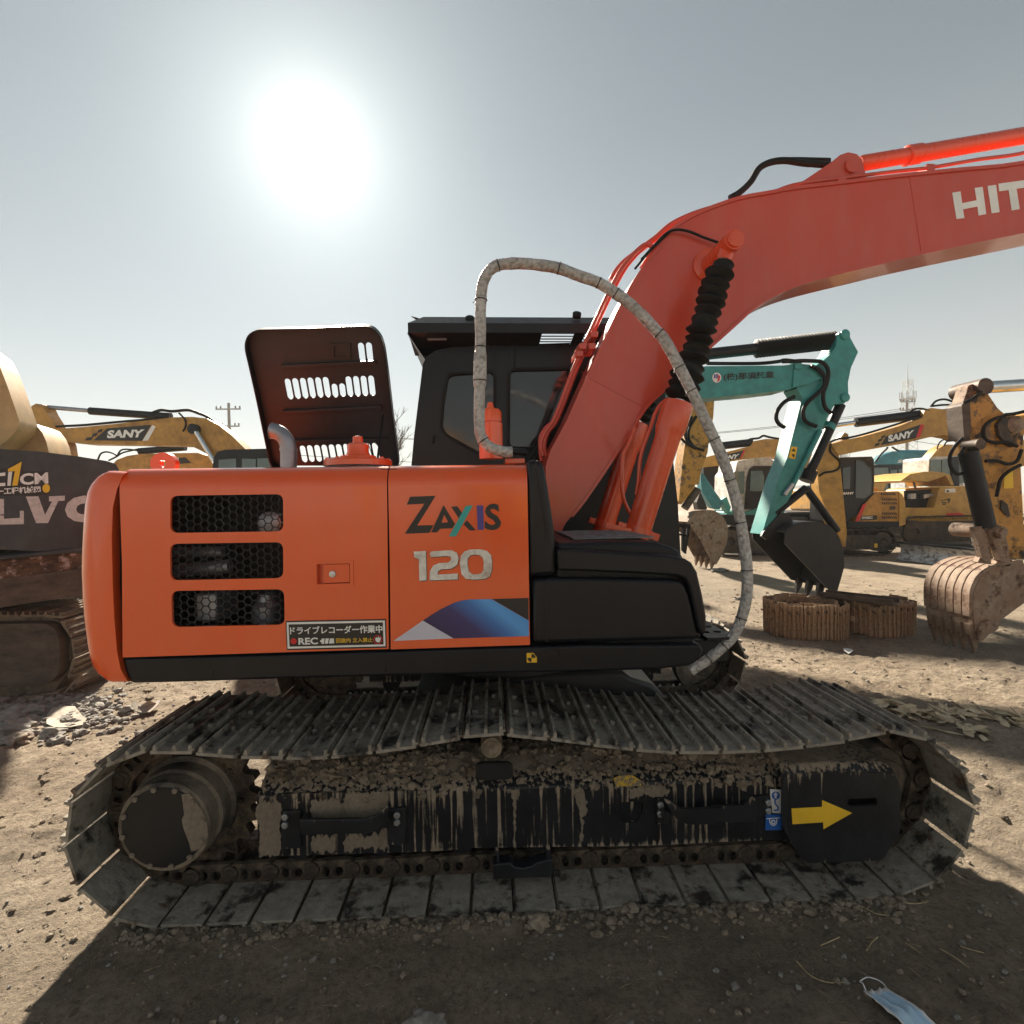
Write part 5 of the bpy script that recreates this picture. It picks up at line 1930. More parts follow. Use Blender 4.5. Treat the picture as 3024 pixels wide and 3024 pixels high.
kb = bucket(ke, KE, 'N 1310,1240 1450,1152 1620,1134 1760,1152 1870,1232 1940,1360 H 928,400 915,470 890,556 840,545 600,292', 9, -.46, .46, 'bucket_black', 'H 880,545', 'H 860,625', 4)
panel(kb, 'bucket_ear', KE, 'N 1040,1290 1060,1240 1200,1090 1260,1020 1330,1020 1400,1120 1320,1220 1100,1330', -.2, -.15, 'bucket_black')
panel(kb, 'bucket_ear', KE, 'N 1040,1290 1060,1240 1200,1090 1260,1020 1330,1020 1400,1120 1320,1220 1100,1330', .15, .2, 'bucket_black')
base_machine(ke, KE, -5.9, 0, 3.9, 2.8, 'teal_paint', 1, True)

# ---------------------------------------------------------------- amber arm with rusty bucket
DA = frame_at(2092, 1680, 6)
da = thing('crawler_excavator', DA.w(-4.2, 0, 0), 'worn amber excavator arm with rusty scraped bucket, beside the wrapped handrail', 'excavator')
panel(da, 'arm', DA, 'E 400,500 600,500 572,805 560,1010 520,1180 500,1380 430,1580 355,1765 225,1932 195,1900 232,1500 290,1080 330,940', -.18, .18, 'amber_worn', .01)
panel(da, 'boom', DA, 'E 400,500 600,500 560,800 400,760 -200,700 -900,900 -1100,1250 -1300,1300 -1100,800 -300,480', -.2, .2, 'amber_worn', .01)
rod(da, 'linkage', DA, 'N 310,750 160,970', -.1, .09, 'brown_steel')
rod(da, 'bucket_cylinder', DA, 'E 480,1100 380,1720', -.1, .06, 'yellow_paint')
for s in ('E 330,1000 280,1120 265,1220 330,1310 370,1340', 'E 200,1210 270,1280 340,1320 460,1360', 'E 380,1000 310,1120 300,1230 350,1320'):
    hose('hose', da, pxpts(DA, s, -.22), .030)
panel(da, 'linkage_plate', DA, 'N 300,900 340,780 420,960 400,1010 320,1000', -.1, .1, 'bg_track')
bucket(da, DA, 'N 200,1130 260,1045 330,1005 480,1000 565,1040 622,1110 652,1210 640,1350 585,1490 520,1610 470,1565 400,1440 350,1330', 10, -.42, .42, 'rusty_steel', 'N 500,1560', 'N 480,1672', 4)
base_machine(da, DA, -4.4, .2, 3.8, 2.7, 'amber_worn', 1, True)

# ---------------------------------------------------------------- white-cabbed teal machine
FW = frame_depth(2300, 15.5, 0)
fw = thing('crawler_excavator', FW.w(.2, 0, 0), 'old teal excavator with chalky white cab and dark door, behind the wrapped handrail', 'excavator')
fcab = panel(fw, 'cab', FW, 'N 700,1010 705,580 742,540 762,432 900,405 1050,388 1140,402 1195,445 1300,640 1300,1010', -.6, .6, 'white_cab', .04)
panel(fcab, 'cab_window', FW, 'N 722,590 740,552 845,548 840,800 760,815 725,780', -.63, -.605, 'pale_glass')
panel(fcab, 'door', FW, 'N 850,980 880,620 905,520 950,488 1180,485 1150,640 1050,990', -.66, -.61, 'black_plastic', .02)
panel(fcab, 'cab_window', FW, 'N 905,770 918,545 1045,540 1068,610 1065,770 960,778', -.69, -.665, 'pale_glass')
panel(fcab, 'door_panel', FW, 'N 890,870 1040,850 1010,940 885,955', -.69, -.665, 'black_steel')
panel(fw, 'skirt', FW, 'N 640,1010 850,1015 1010,965 1300,960 1300,1045 640,1045', -.7, 1.3, 'teal_paint', .02)
panel(fw, 'deck', FW, 'N 560,1045 1300,1045 1300,1170 600,1170', -.75, 1.3, 'black_steel', .02)
panel(fw, 'boom', FW, 'N 350,560 385,585 480,740 600,905 560,985 480,965 360,780 345,640', -1.1, -.8, 'blue_teal_paint', .01)
panel(fw, 'arm', FW, 'N 590,870 640,838 690,960 665,1030 630,985', -1.1, -.85, 'teal_paint', .01)
lo_ = FW.xz(*q('N 600,1380')[0], -1.2)
oval_track(fw, FW, lo_[0] - .2, lo_[0] + 3.4, -1.2, -.7, .85)
oval_track(fw, FW, lo_[0] - .2, lo_[0] + 3.4, .9, 1.4, .85)

# ---------------------------------------------------------------- yellow boom with red stripe, far
GS = frame_depth(2230, 19.0, 0)
gs = thing('crawler_excavator', GS.w(1.5, 0, 0), 'yellow excavator boom with lettered black panel and red slash, behind the teal arm', 'excavator', 'yellow excavators parked behind')
panel(gs, 'boom', GS, 'E 300,1500 480,1432 640,1392 960,1312 985,1262 1120,1238 1280,1245 1500,1290 1700,1500 1600,1600 1400,1480 1230,1440 1160,1425 1050,1440 800,1500 480,1535 320,1570', -.2, .2, 'yellow_paint', .01)
rod(gs, 'arm_cylinder', GS, 'E 560,1322 965,1276', 0, .14, 'black_steel')
label_plate(gs, 'name_panel', GS, 'E 620,1425 880,1358 838,1445 600,1490', -.2, 'print_black')
label_plate(gs, 'name_stripe', GS, 'E 880,1358 898,1358 860,1440 838,1446', -.2, 'print_red')
words(gs, GS, 'SANY', 'E 640,1420 838,1395 815,1445 620,1468', -.2, 'print_white', .05)
hose('hose', gs, pxpts(GS, 'E 910,1260 960,1240 1040,1230 1090,1205 1160,1222 1270,1240', -.1), .04)
panel(gs, 'cab', GS, 'N 375,500 440,480 700,440 720,600 650,800 540,805 380,590', .6, 1.6, 'black_plastic', .03)
base_machine(gs, GS, 2.0, .2, 3.6, 2.7, 'yellow_paint', -1, False)

# ---------------------------------------------------------------- small machine with black cab
HS = frame_at(2640, 1640, 0)
hs_ = thing('small_excavator', HS.w(0, 1, 0), 'small yellow excavator with glossy black cab, slanted vents and red slash', 'excavator')
hc = panel(hs_, 'cab', HS, 'O -60,365 0,358 335,348 358,380 362,600 352,735 310,800 272,838 215,935 60,1035 -60,1035', .2, 1.3, 'black_plastic', .03)
panel(hc, 'cab_window', HS, 'O 30,470 110,455 108,690 40,690', .17, .195, 'dark_glass')
panel(hc, 'cab_window', HS, 'O 170,385 320,372 335,560 330,740 260,790 165,780', .17, .195, 'dark_glass')
panel(hs_, 'body', HS, 'O 160,1030 215,935 275,838 345,760 400,722 610,712 655,745 680,800 690,1030', .15, 1.7, 'yellow_paint', .03)
panel(hs_, 'counterweight', HS, 'O 625,720 660,750 685,820 692,1060 625,1082', .12, 1.75, 'golden_paint', .02)
label_plate(hs_, 'red_slash', HS, 'O 240,850 278,838 202,1025 160,1030', .15, 'print_red')
label_plate(hs_, 'model_plate', HS, 'O 228,972 392,964 388,1012 212,1020', .15, 'print_black')
words(hs_, HS, 'SY65C', 'O 234,978 345,974 345,1003 230,1006', .145, 'print_white', .05)
words(hs_, HS, 'SANY', 'O 36,722 150,720 148,745 34,748', .195, 'print_white', .05)
for row, yy in enumerate((728, 786, 826, 935, 975)):
    for k in range(8):
        x = (425 if row == 0 else 437) + k * 20
        label_plate(hs_, 'vent_slot', HS, 'O %d,%d %d,%d %d,%d %d,%d' % (x, yy, x + 12, yy, x + 22, yy + 26, x + 10, yy + 26), .15, 'print_black')
label_plate(hs_, 'latch', HS, 'O 520,870 580,868 582,905 522,908', .15, 'brown_steel')
panel(hs_, 'deck', HS, 'O 80,1030 622,1030 622,1085 90,1090', .1, 1.8, 'black_steel', .02)
xa_, xb_ = HS.xz(*q('O -150,1200')[0], 0)[0], HS.xz(*q('O 600,1200')[0], 0)[0]
oval_track(hs_, HS, xa_, xb_, 0, .4, .72)
oval_track(hs_, HS, xa_, xb_, 1.4, 1.8, .72)
label_plate(hs_, 'yellow_tag', HS, 'O 360,1262 395,1260 396,1302 362,1304', .02, 'print_yellow')

# boom and arm with the lettered panel, hanging in front of the small machine
HB = frame_depth(2560, 12.2, -4)
hb = thing('crawler_excavator', HB.w(5.2, .3, 0), 'yellow excavator with long lettered boom and plain arm hanging before the black cab', 'excavator')
panel(hb, 'arm', HB, 'F 60,1240 125,1100 165,1100 200,1140 240,1230 262,1400 312,1932 300,2060 180,1850 60,1560 35,1300', -.16, .16, 'yellow_paint', .01)
panel(hb, 'boom', HB, 'F 165,1120 330,1072 450,1052 820,948 1000,880 1028,800 1085,788 1180,800 1362,785 1500,800 1750,900 2100,1250 1900,1330 1700,1150 1350,1062 1200,1035 1060,1058 850,1110 450,1182 240,1222', -.2, .2, 'yellow_paint', .01)
rod(hb, 'arm_cylinder_rod', HB, 'F 200,948 400,920', 0, .05, 'chrome')
rod(hb, 'arm_cylinder', HB, 'F 395,922 1022,845', 0, .11, 'black_steel')
panel(hb, 'cylinder_lug', HB, 'F 250,1065 290,1010 325,1030 330,1075', -.1, .1, 'yellow_paint')
label_plate(hb, 'name_panel', HB, 'F 670,1050 985,940 940,1065 620,1130', -.2, 'print_black')
label_plate(hb, 'name_stripe', HB, 'F 985,940 1018,942 980,1052 940,1065', -.2, 'print_red')
words(hb, HB, 'SANY', 'F 690,1040 928,988 905,1058 690,1100', -.2, 'print_white', .05)
for s in ('F 628,1048 665,1036 655,1058 620,1068', 'F 600,1078 640,1066 630,1090 595,1100', 'F 570,1118 612,1104 605,1132 566,1144'):
    label_plate(hb, 'name_square', HB, s, -.2, 'print_black')
for s in ('F 160,1100 240,1070 330,1060 480,1025 760,940 1000,862', 'F 885,830 930,800 990,795 1060,810', 'F 1080,775 1130,725 1210,710 1300,740 1360,765', 'F 1090,772 1180,762 1280,758 1370,750', 'F 165,1120 160,1180 200,1230 250,1280 240,1340 180,1370 110,1380 60,1410'):
    hose('hose', hb, pxpts(HB, s, -.18), .024)
base_machine(hb, HB, 5.6, .4, 3.6, 2.7, 'yellow_paint', -1, False)

# ---------------------------------------------------------------- yellow machine with its hood open
IM = frame_at(2705, 1618, 0)
im = thing('crawler_excavator', IM.w(1.5, 1.2, 0), 'golden yellow excavator with raised engine hood and chevron tape, behind the dozer blade', 'excavator')
panel(im, 'body', IM, 'O 680,1030 676,890 988,887 1042,690 1070,672 1370,655 1400,700 1412,1045', .2, 2.4, 'golden_paint', .02)
panel(im, 'bay_shade_panel', IM, 'O 684,705 1040,690 988,886 688,890', .5, .55, 'dark_inside')  # black panel that paints the shade inside the open bay
for s in ('O 742,740 800,735 800,790 745,795', 'O 880,750 1010,730 1000,760 880,790'):
    panel(im, 'engine', IM, s, .35, .5, 'grey_pipe', .02)
panel(im, 'hood', IM, 'O 640,602 740,532 900,506 1095,518 1165,545 1195,650 1170,650 1110,548 935,612 780,600', .25, 2.0, 'golden_paint', .02)
panel(im, 'hood_prop', IM, 'O 770,615 790,615 808,690 795,692', .3, .34, 'brown_steel')
tp_ = label_plate(im, 'chevron_tape', IM, 'O 684,985 1406,976 1406,1004 688,1012', .2, 'print_yellow')
for k in range(30):
    x = 692 + k * 24
    d_ = 8 if (k % 14) < 7 else -8
    label_plate(tp_, 'chevron', IM, 'O %d,%d %d,%d %d,%d %d,%d %d,%d %d,%d' % (x, 988, x + 9, 988, x + 9 + d_, 996, x + 9, 1006, x, 1006, x + d_, 996), .19, 'print_black')
label_plate(im, 'red_stripe', IM, 'O 1115,943 1260,938 1335,972 1118,976', .2, 'print_red')
for s in ('O 1050,808 1110,795 1150,785 1160,800 1150,830 1130,845 1140,815 1120,802 1060,815', 'O 1065,825 1120,822 1110,835 1075,838', 'O 1085,842 1125,840 1100,856 1070,855'):
    label_plate(im, 'bird_emblem', IM, s, .2, 'print_black')
wl = label_plate(im, 'warning_label', IM, 'O 1105,690 1210,684 1212,724 1102,728', .2, 'print_white')
label_plate(wl, 'warning_sign', IM, 'O 1130,695 1150,720 1112,722', .19, 'print_black')
ic = panel(im, 'cab', IM, 'O 930,520 935,372 960,352 1180,345 1290,335 1300,670 1180,650', 1.2, 2.3, 'white_cab', .03)
for s in ('O 950,500 955,385 1060,380 1060,510', 'O 1072,510 1072,380 1150,372 1150,600', 'O 1250,370 1330,360 1345,620 1255,630'):
    panel(ic, 'cab_window', IM, s, 1.16, 1.19, 'pale_glass')
panel(ic, 'cab_pillar', IM, 'O 1155,360 1250,345 1255,660 1190,660', 1.12, 1.18, 'black_plastic', .02)
panel(im, 'boom', IM, 'O 900,470 960,350 1030,268 1110,222 1280,226 1500,300 1500,420 1280,350', 2.5, 2.9, 'yellow_paint', .01)
for s in ('O 1020,270 1040,210 1090,172 1140,185 1200,178 1240,210', 'O 1090,240 1120,195 1180,180 1225,200 1250,230'):
    hose('hose', im, pxpts(IM, s, 2.45), .025)
xa_ = IM.xz(*q('O 640,1180')[0], 0)[0]
oval_track(im, IM, xa_, xa_ + 3.9, 0, .55, .95)
oval_track(im, IM, xa_ + .4, xa_ + 4.3, 2.0, 2.55, .95)
panel(im, 'deck', IM, 'O 690,1035 1400,1045 1400,1090 720,1085', .3, 2.4, 'black_steel')

I2 = frame_depth(2590, 21.0, 0)
i2 = thing('crawler_excavator', I2.w(0, 1, 0), 'pale yellow excavator with sunlit raised hood, mostly hidden behind the black-cabbed small one', 'excavator')
panel(i2, 'hood', I2, 'O 345,570 410,548 510,556 645,608 600,622 520,580 455,705 360,715', 0, 1.6, 'golden_paint', .02)
panel(i2, 'house', I2, 'O 345,715 640,690 690,700 690,1000 345,1000', 0, 2.2, 'golden_paint', .03)
base_machine(i2, I2, .4, 1.3, 3.6, 2.6, 'golden_paint', 1, True)

# ---------------------------------------------------------------- far teal machine
LS = frame_depth(2680, 27.0, 0)
ls = thing('crawler_excavator', LS.w(0, .5, 0), 'far blue-teal excavator whose low boom carries white slanted lettering', 'excavator')
panel(ls, 'boom', LS, 'O 330,430 370,410 450,332 560,292 700,312 940,352 1000,420 930,428 370,428', -.2, .2, 'blue_teal_paint', .01)
rod(ls, 'arm_cylinder', LS, 'O 600,315 985,318', .3, .18, 'blue_teal_paint')
words(ls, LS, 'SUNWARD', 'O 604,382 1060,372 1060,408 602,416', -.2, 'print_white', .05, .2)
for s in ('O 370,410 430,330 490,270 500,250', 'O 545,245 580,270 620,292', 'O 800,410 820,370 830,362'):
    hose('hose', ls, pxpts(LS, s, -.2), .05)
lc = panel(ls, 'cab', LS, 'O 355,560 360,440 470,425 930,425 935,570 700,600', .4, 1.8, 'black_plastic', .04)
for s in ('O 370,540 372,460 455,455 455,545', 'O 512,545 512,490 600,488 600,550', 'O 620,550 620,480 760,478 760,545'):
    panel(lc, 'cab_window', LS, s, .36, .39, 'pale_glass')
base_machine(ls, LS, .6, .5, 4.2, 2.9, 'blue_teal_paint', 1, False)

# ---------------------------------------------------------------- worn machine at the right edge
JR = frame_at(2893, 1932, 0)
jr = thing('crawler_excavator', JR.w(6.0, .35, 0), 'weathered amber excavator with rusty ribbed bucket on the ground at the right edge', 'excavator')
panel(jr, 'arm', JR, 'F 1432,725 1470,655 1500,625 1590,642 1690,790 1750,842 1850,850 1932,1000 1900,1300 1932,1932 O 1932,1420 1840,1420 1750,1390 1690,1100 1580,1060 1470,520 1362,130', .10, .27, 'amber_worn', .012)
panel(jr, 'arm_edge', JR, 'F 1362,762 1400,722 1438,726 1446,900 1440,1075 1385,1082', .09, .28, 'brown_steel', .01)
rod(jr, 'bucket_cylinder', JR, 'O 1345,300 1530,1085', .02, .088, 'black_steel')
rod(jr, 'bucket_cylinder_rod', JR, 'O 1500,1000 1540,1130', .02, .04, 'chrome')
build('pin', MB().lathe(JR.hit(*q('O 1425,225')[0], .0), JR.y, [(-.06, .055), (.12, .055)], 16), 'brown_steel', jr)
build('pin', MB().lathe(JR.hit(*q('F 1535,600')[0], .12), JR.y, [(-.06, .085), (.3, .085)], 20), 'brown_steel', jr)
panel(jr, 'pin_lug', JR, 'F 1370,745 1405,650 1420,590 1450,572 1520,570 1480,640 1430,720', .12, .26, 'rusty_steel', .01)
rod(jr, 'arm_cylinder_rod', JR, 'F 1545,602 2150,565', .25, .065, 'chrome')
for s, y_ in (('O 1655,1140', -.06),):
    build('link_pin', MB().lathe(JR.hit(*q(s)[0], y_), JR.y, [(-.05, .06), (.02, .075), (.5, .075)], 18), 'rusty_steel', jr)
panel(jr, 'linkage', JR, 'H 1655,205 1700,195 1725,240 1760,375 1730,400 1700,380', -.02, .04, 'rusty_steel', .01)
panel(jr, 'linkage', JR, 'H 1735,200 1800,205 1830,250 1850,330 1840,400 1800,390 1770,300', -.04, .02, 'rusty_steel', .01)
panel(jr, 'bucket_ear', JR, 'H 1672,400 1690,365 1720,350 1745,375 1750,410', .0, .06, 'rusty_steel', .01)
panel(jr, 'bucket_ear', JR, 'H 1770,410 1790,385 1830,362 1860,365 1868,395 1850,420', -.0, .06, 'rusty_steel', .01)
jb = bucket(jr, JR, 'H 1932,402 1850,408 1760,432 1695,472 1655,545 1648,620 1650,690 1657,745 1678,832 1702,836 1735,800 1788,768 1800,722 1932,625 2100,540 2100,430', 8, 0, .60, 'rusty_steel', 'H 1668,760', 'H 1686,912', 5, 6)
panel(jb, 'side_cutter', JR, 'H 1672,790 1690,740 1740,722 1792,735 1785,772 1730,805 1690,838', -.03, 0, 'rusty_steel', .01)
panel(jr, 'boom', JR, 'F 1690,900 1760,868 1932,855 2300,750 2700,900 2700,1150 2300,1000 1932,1010 1860,1020 1760,985', .12, .40, 'amber_worn', .012)
build('pin', MB().lathe(JR.hit(*q('F 1858,940')[0], .06), JR.y, [(-.03, .05), (.0, .09), (.3, .09)], 18), 'rusty_steel', jr)
panel(jr, 'arm_cheek', JR, 'F 1690,940 1740,880 1800,870 1780,960 1830,1080 1840,1150 1780,1120 1710,1040', .06, .1, 'bg_track', .01)
for s in ('F 1760,862 1660,890 1585,940 1560,1000 1580,1070 1650,1102 1790,1106 1870,1140', 'F 1370,1065 1300,1140 1255,1230 1260,1320 1310,1390 1370,1385 1405,1350', 'F 1380,1150 1355,1220 1365,1290 1400,1335', 'F 1580,1275 1680,1272 1790,1302 1870,1270 1910,1170', 'F 1900,1310 1790,1370 1720,1440 1695,1530 1680,1600', 'F 1760,850 1850,840 1960,815', 'F 1540,640 1470,700 1390,740'):
    hose('hose', jr, pxpts(JR, s, .04), .017)
label_plate(jr, 'faded_label', JR, 'O 1720,500 1810,490 1815,680 1715,685', .10, 'print_yellow')
panel(jr, 'oil_stain_guard', JR, 'O 1700,800 1760,850 1790,980 1740,960 1690,900', .085, .1, 'bg_track', .01)
base_machine(jr, JR, 6.6, .6, 3.4, 2.4, 'amber_worn', -1, True)

# ---------------------------------------------------------------- dozer blade
pa, pb = ground_pt(2655, 1654), ground_pt(2790, 1672)
dv = (pb - pa)
KB = Frame(pa.x, pa.y, math.degrees(math.atan2(dv.y, dv.x)))
kb_ = thing('dozer_blade', KB.w(1.2, .2, 0), 'long black dozer blade with scraped silver face standing on the dirt', 'blade')
prof2 = [(-.10, .02), (-.06, .06), (.02, .16), (.05, .28), (.03, .36), (-.02, .42)]
mb = MB()
mb.rings([[KB.w(x, y_, z_) for y_, z_ in prof2] + [KB.w(x, y_ + .035, z_) for y_, z_ in reversed(prof2)] for x in (0, .8, 1.6, 2.5)])
mbl = build('mouldboard', mb, 'bright_steel', kb_, 50)
mb = MB()
mb.rings([[KB.w(x, -.03, .415), KB.w(x, .06, .42), KB.w(x, .06, .47), KB.w(x, -.03, .465)] for x in (-.02, 2.52)])
build('top_rail', mb, 'black_steel', kb_, 0, .01)
for x in (.7, 1.7):
    mb = MB()
    mb.box(KB, x - .06, x + .06, .06, 1.2, .12, .26)
    build('push_arm', mb, 'black_steel', kb_, 0, .01)
oval_track(kb_, KB, .1, .45, .5, 2.2, .3, 'bg_track', .1)

# ---------------------------------------------------------------- coiled track chains and channel
def coil(fr, rx, ry, turns, hgt, label, mat):
    root = thing('track_chain_coil', fr.o, label, 'track chain', 'rusty track chains coiled on the dirt')
    N = int(2 * math.pi * (rx + ry) / 2 * turns / .105)
    mbs = MB()
    pz = Plane()
    pz.o, pz.x, pz.z, pz.y = Vector((0, 0, 0)), Vector((1, 0, 0)), Vector((0, 0, 1)), Vector((0, 1, 0))
    plate(mbs, pz, [[(-.05, 0), (.05, 0), (.05, hgt), (-.05, hgt)], ell(-.021, hgt * .46, .013, .014, 8), ell(.021, hgt * .46, .013, .014, 8)], 0, .012)
    for gx_ in (-.042, 0, .042):
        mbs.box(Frame(0, 0), gx_ - .006, gx_ + .006, -.018, .002, .005, hgt - .005)
    mbs.box(Frame(0, 0), -.05, .05, .012, .05, hgt * .38, hgt * .54)
    me = bpy.data.meshes.new('track_shoe')
    me.from_pydata([tuple(p) for p in mbs.v], [], mbs.f)
    me.materials.append(MATS[mat])
    finish(me, 30)
    rnd = random.Random(int(rx * 1000))
    first = None
    for k in range(N):
        a = 2 * math.pi * turns * k / N
        sc = 1 - .46 * (a / (2 * math.pi)) / max(turns, 1)
        x, y_ = rx * sc * math.cos(a), ry * sc * math.sin(a)
        t = Vector((-rx * math.sin(a), ry * math.cos(a), 0)).normalized()
        n = Vector((t.y, -t.x, 0))
        lean = rnd.uniform(-.03, .03)
        T = fr.x * t.x + fr.y * t.y
        In = -(fr.x * n.x + fr.y * n.y)
        Zv = (Vector((0, 0, 1)) + In * lean + T * rnd.uniform(-.03, .03)).normalized()
        T = (T - Zv * T.dot(Zv)).normalized()
        In = Zv.cross(T)
        o_ = fr.w(x, y_, rnd.uniform(-.03, .015))
        M = Matrix(((T.x, In.x, Zv.x, o_.x), (T.y, In.y, Zv.y, o_.y), (T.z, In.z, Zv.z, o_.z), (0, 0, 0, 1)))
        if first is None:
            first = link(bpy.data.objects.new('track_shoe', me), root, M)
        else:
            copy_obj(first, root, M)
    return root


c1 = ground_pt(*q('H 725,790')[0])
coil(Frame(c1.x, c1.y, -8), .52, .44, 2.2, .40, 'coiled rusty track chain, left and nearer of the two coils', 'rust_shoe')
c2 = ground_pt(*q('H 1110,775')[0])
coil(Frame(c2.x, c2.y, 4), .47, .42, 2.0, .38, 'coiled rusty track chain under the steel channel, right of the two coils', 'rust_shoe')
zc_h = .415
hz_ = Plane()
p0, p1 = ground_pt(*q('H 790,590')[0], zc_h), ground_pt(*q('H 1205,640')[0], zc_h)
dv = p1 - p0
ch = Frame(p0.x, p0.y, math.degrees(math.atan2(dv.y, dv.x)))
mb = MB()
L_ = dv.length
mb.rings([[ch.w(x, y_, z_) for y_, z_ in ((0, .415), (.22, .415), (.22, .48), (.205, .48), (.205, .43), (.015, .43), (.015, .48), (0, .48))] for x in (0, L_)])
tag(build('steel_channel', mb, 'brown_steel', None, 0, .004), 'dark steel channel lying across the top of the right track coil', 'steel channel')
# ================================================================ poles, tower, wires, trees, hills
plain('concrete_pole', (0.30, 0.29, 0.27), 0.9)
plain('galvanised', (0.36, 0.37, 0.38), 0.6, 0.4)
plain('insulator', (0.20, 0.12, 0.09), 0.4)
plain('bark', (0.11, 0.085, 0.065), 0.9)
plain('hill_green', (0.10, 0.11, 0.09), 0.95)


def pole(px, py_top, d, arms, label, gl):
    fr = frame_depth(px, d, 0)
    root = thing('utility_pole', fr.o, label, 'utility pole', 'utility poles behind the yard')
    top = fr.hit(px, py_top, 0)
    build('shaft', MB().cyl(fr.w(0, 0, -.5), Vector((fr.o.x, fr.o.y, top.z)), .17, .10, 12), 'concrete_pole', root)
    for z, w in arms:
        mb = MB()
        mb.box(fr, -w / 2, w / 2, -.14, -.05, top.z + z - .05, top.z + z + .05)
        arm = build('cross_arm', mb, 'galvanised', root)
        for k in (-1, -.62, .62, 1):
            build('insulator', MB().lathe(fr.w(k * w / 2 * .94, -.1, top.z + z + .05), (0, 0, 1), [(0, .03), (.06, .07), (.09, .04), (.13, .07), (.17, .04), (.2, .02)], 8), 'insulator', arm)
    return fr, top.z


f1, z1 = pole(684, 1190, 43, ((-.5, 1.95), (-1.85, 1.7), (-3.9, 1.9)), 'concrete utility pole with three cross arms above the tan boom, left', 1)
f2, z2 = pole(2677, 1182, 46, ((-.15, 1.4), (-.9, 1.4)), 'utility pole with two cross arms in front of the lattice tower', 2)


def wire(a, b, sag, label, r=.022):
    pts = [a + (b - a) * (k / 24) - Vector((0, 0, sag * 4 * (k / 24) * (1 - k / 24))) for k in range(25)]
    o = build('power_line', MB().tube(pts, r, 5), 'rubber')
    tag(o, label, 'power line', 'power lines strung behind the yard')


for k, dx in enumerate((-.6, .6)):
    wire(f2.w(dx, 0, z2 - .75), Vector((-14 + dx, 52, z1 - 1.5)), 1.6, '%s of the twin power lines strung between the two utility poles' % ('upper', 'lower')[k])
wire(f1.w(.9, 0, z1 - 3.8), Vector((30, 58, z1 - 4.5)), .8, 'lower power line running right from the left utility pole')
for k in range(2):
    wire(f2.w(.6 - 1.2 * k, 0, z2 - 2.9 - .5 * k), Vector((80, 62, z2 - 2.0 - .5 * k)), 1.2, '%s power line running right past the lattice tower, below the tan boom' % ('low', 'lowest')[k])

# lattice mast
tf = frame_depth(2680, 175, 0)
tz = tf.hit(2680, 1078, 0).z
tower = thing('lattice_tower', tf.o, 'slim grey lattice mast with two antenna platforms, far behind the yard', 'tower')
zs = [0, 8, 16, 23, 29, 34, tz - 12, tz - 7, tz - 5]
wd = lambda z: 1.9 * (1 - z / tz) + .75
mb = MB()
for i in range(len(zs) - 1):
    za, zb = zs[i], zs[i + 1]
    n = max(2, int((zb - za) / 2.2))
    for j in range(n):
        a, b = za + (zb - za) * j / n, za + (zb - za) * (j + 1) / n
        ca = [tf.w(sx * wd(a), sy * wd(a), a) for sx, sy in ((-1, -1), (1, -1), (1, 1), (-1, 1))]
        cb_ = [tf.w(sx * wd(b), sy * wd(b), b) for sx, sy in ((-1, -1), (1, -1), (1, 1), (-1, 1))]
        for k in range(4):
            mb.tube([ca[k], cb_[k]], .10, 4)
            mb.tube([ca[k], cb_[(k + 1) % 4]], .05, 4)
            mb.tube([ca[(k + 1) % 4], cb_[k]], .05, 4)
            mb.tube([cb_[k], cb_[(k + 1) % 4]], .05, 4)
build('mast', mb, 'galvanised', tower, 0, kind='stuff')
build('spire', MB().cyl(tf.w(0, 0, tz - 6), tf.w(0, 0, tz), .18, .05, 6), 'galvanised', tower)
for zp in (tz - 11.5, tz - 23):
    mb = MB()
    mb.lathe(tf.w(0, 0, zp), (0, 0, 1), [(0, 2.3), (.15, 2.3), (.16, 1.0)], 12)
    pl_ = build('platform', mb, 'galvanised', tower)
    for k in range(8):
        a = 2 * math.pi * k / 8
        mb = MB()
        c = tf.w(2.25 * math.cos(a), 2.25 * math.sin(a), zp)
        mb.cyl(c, c + Vector((0, 0, 2.6)), .14, n=6)
        build('antenna', mb, 'galvanised', pl_)


def bare_tree(px, d, h, seed, label):
    fr = frame_depth(px, d, 0)
    root = thing('bare_tree', fr.o, label, 'tree', 'bare trees behind the yard')
    rnd = random.Random(seed)
    tw = MB()
    trunk = MB()

    def grow(p, dirv, L, r, lvl, mb):
        pts = [p]
        dd = dirv.copy()
        for k in range(4):
            dd = (dd + Vector((rnd.uniform(-.14, .14), rnd.uniform(-.14, .14), rnd.uniform(-.04, .12)))).normalized()
            pts.append(pts[-1] + dd * L / 4)
        mb.tube(pts, [r * (1 - .13 * k) for k in range(5)], 5 if lvl < 2 else 3)
        if lvl >= 4:
            return
        for k in range(4 if lvl < 3 else 5):
            t = pts[rnd.choice((1, 2, 3, 4))]
            nd = (dd + Vector((rnd.uniform(-1, 1), rnd.uniform(-1, 1), rnd.uniform(-.1, .8))) * .75).normalized()
            grow(t, nd, L * rnd.uniform(.5, .72), r * .58, lvl + 1, tw)
    grow(Vector((fr.o.x, fr.o.y, -.2)), Vector((0, 0, 1)), h * .42, .19, 0, trunk)
    build('trunk', trunk, 'bark', root)
    build('crown', tw, 'bark', root, 0)


bare_tree(1196, 46, 13.0, 3, 'bare winter tree between the open hood and the black cab')
bare_tree(1130, 52, 11.5, 9, 'bare winter tree showing low under the open hood')
bare_tree(2480, 90, 11.0, 5, 'bare winter tree far behind the teal arm')
bare_tree(2545, 85, 7.0, 6, 'bare winter tree far behind the small black cab')

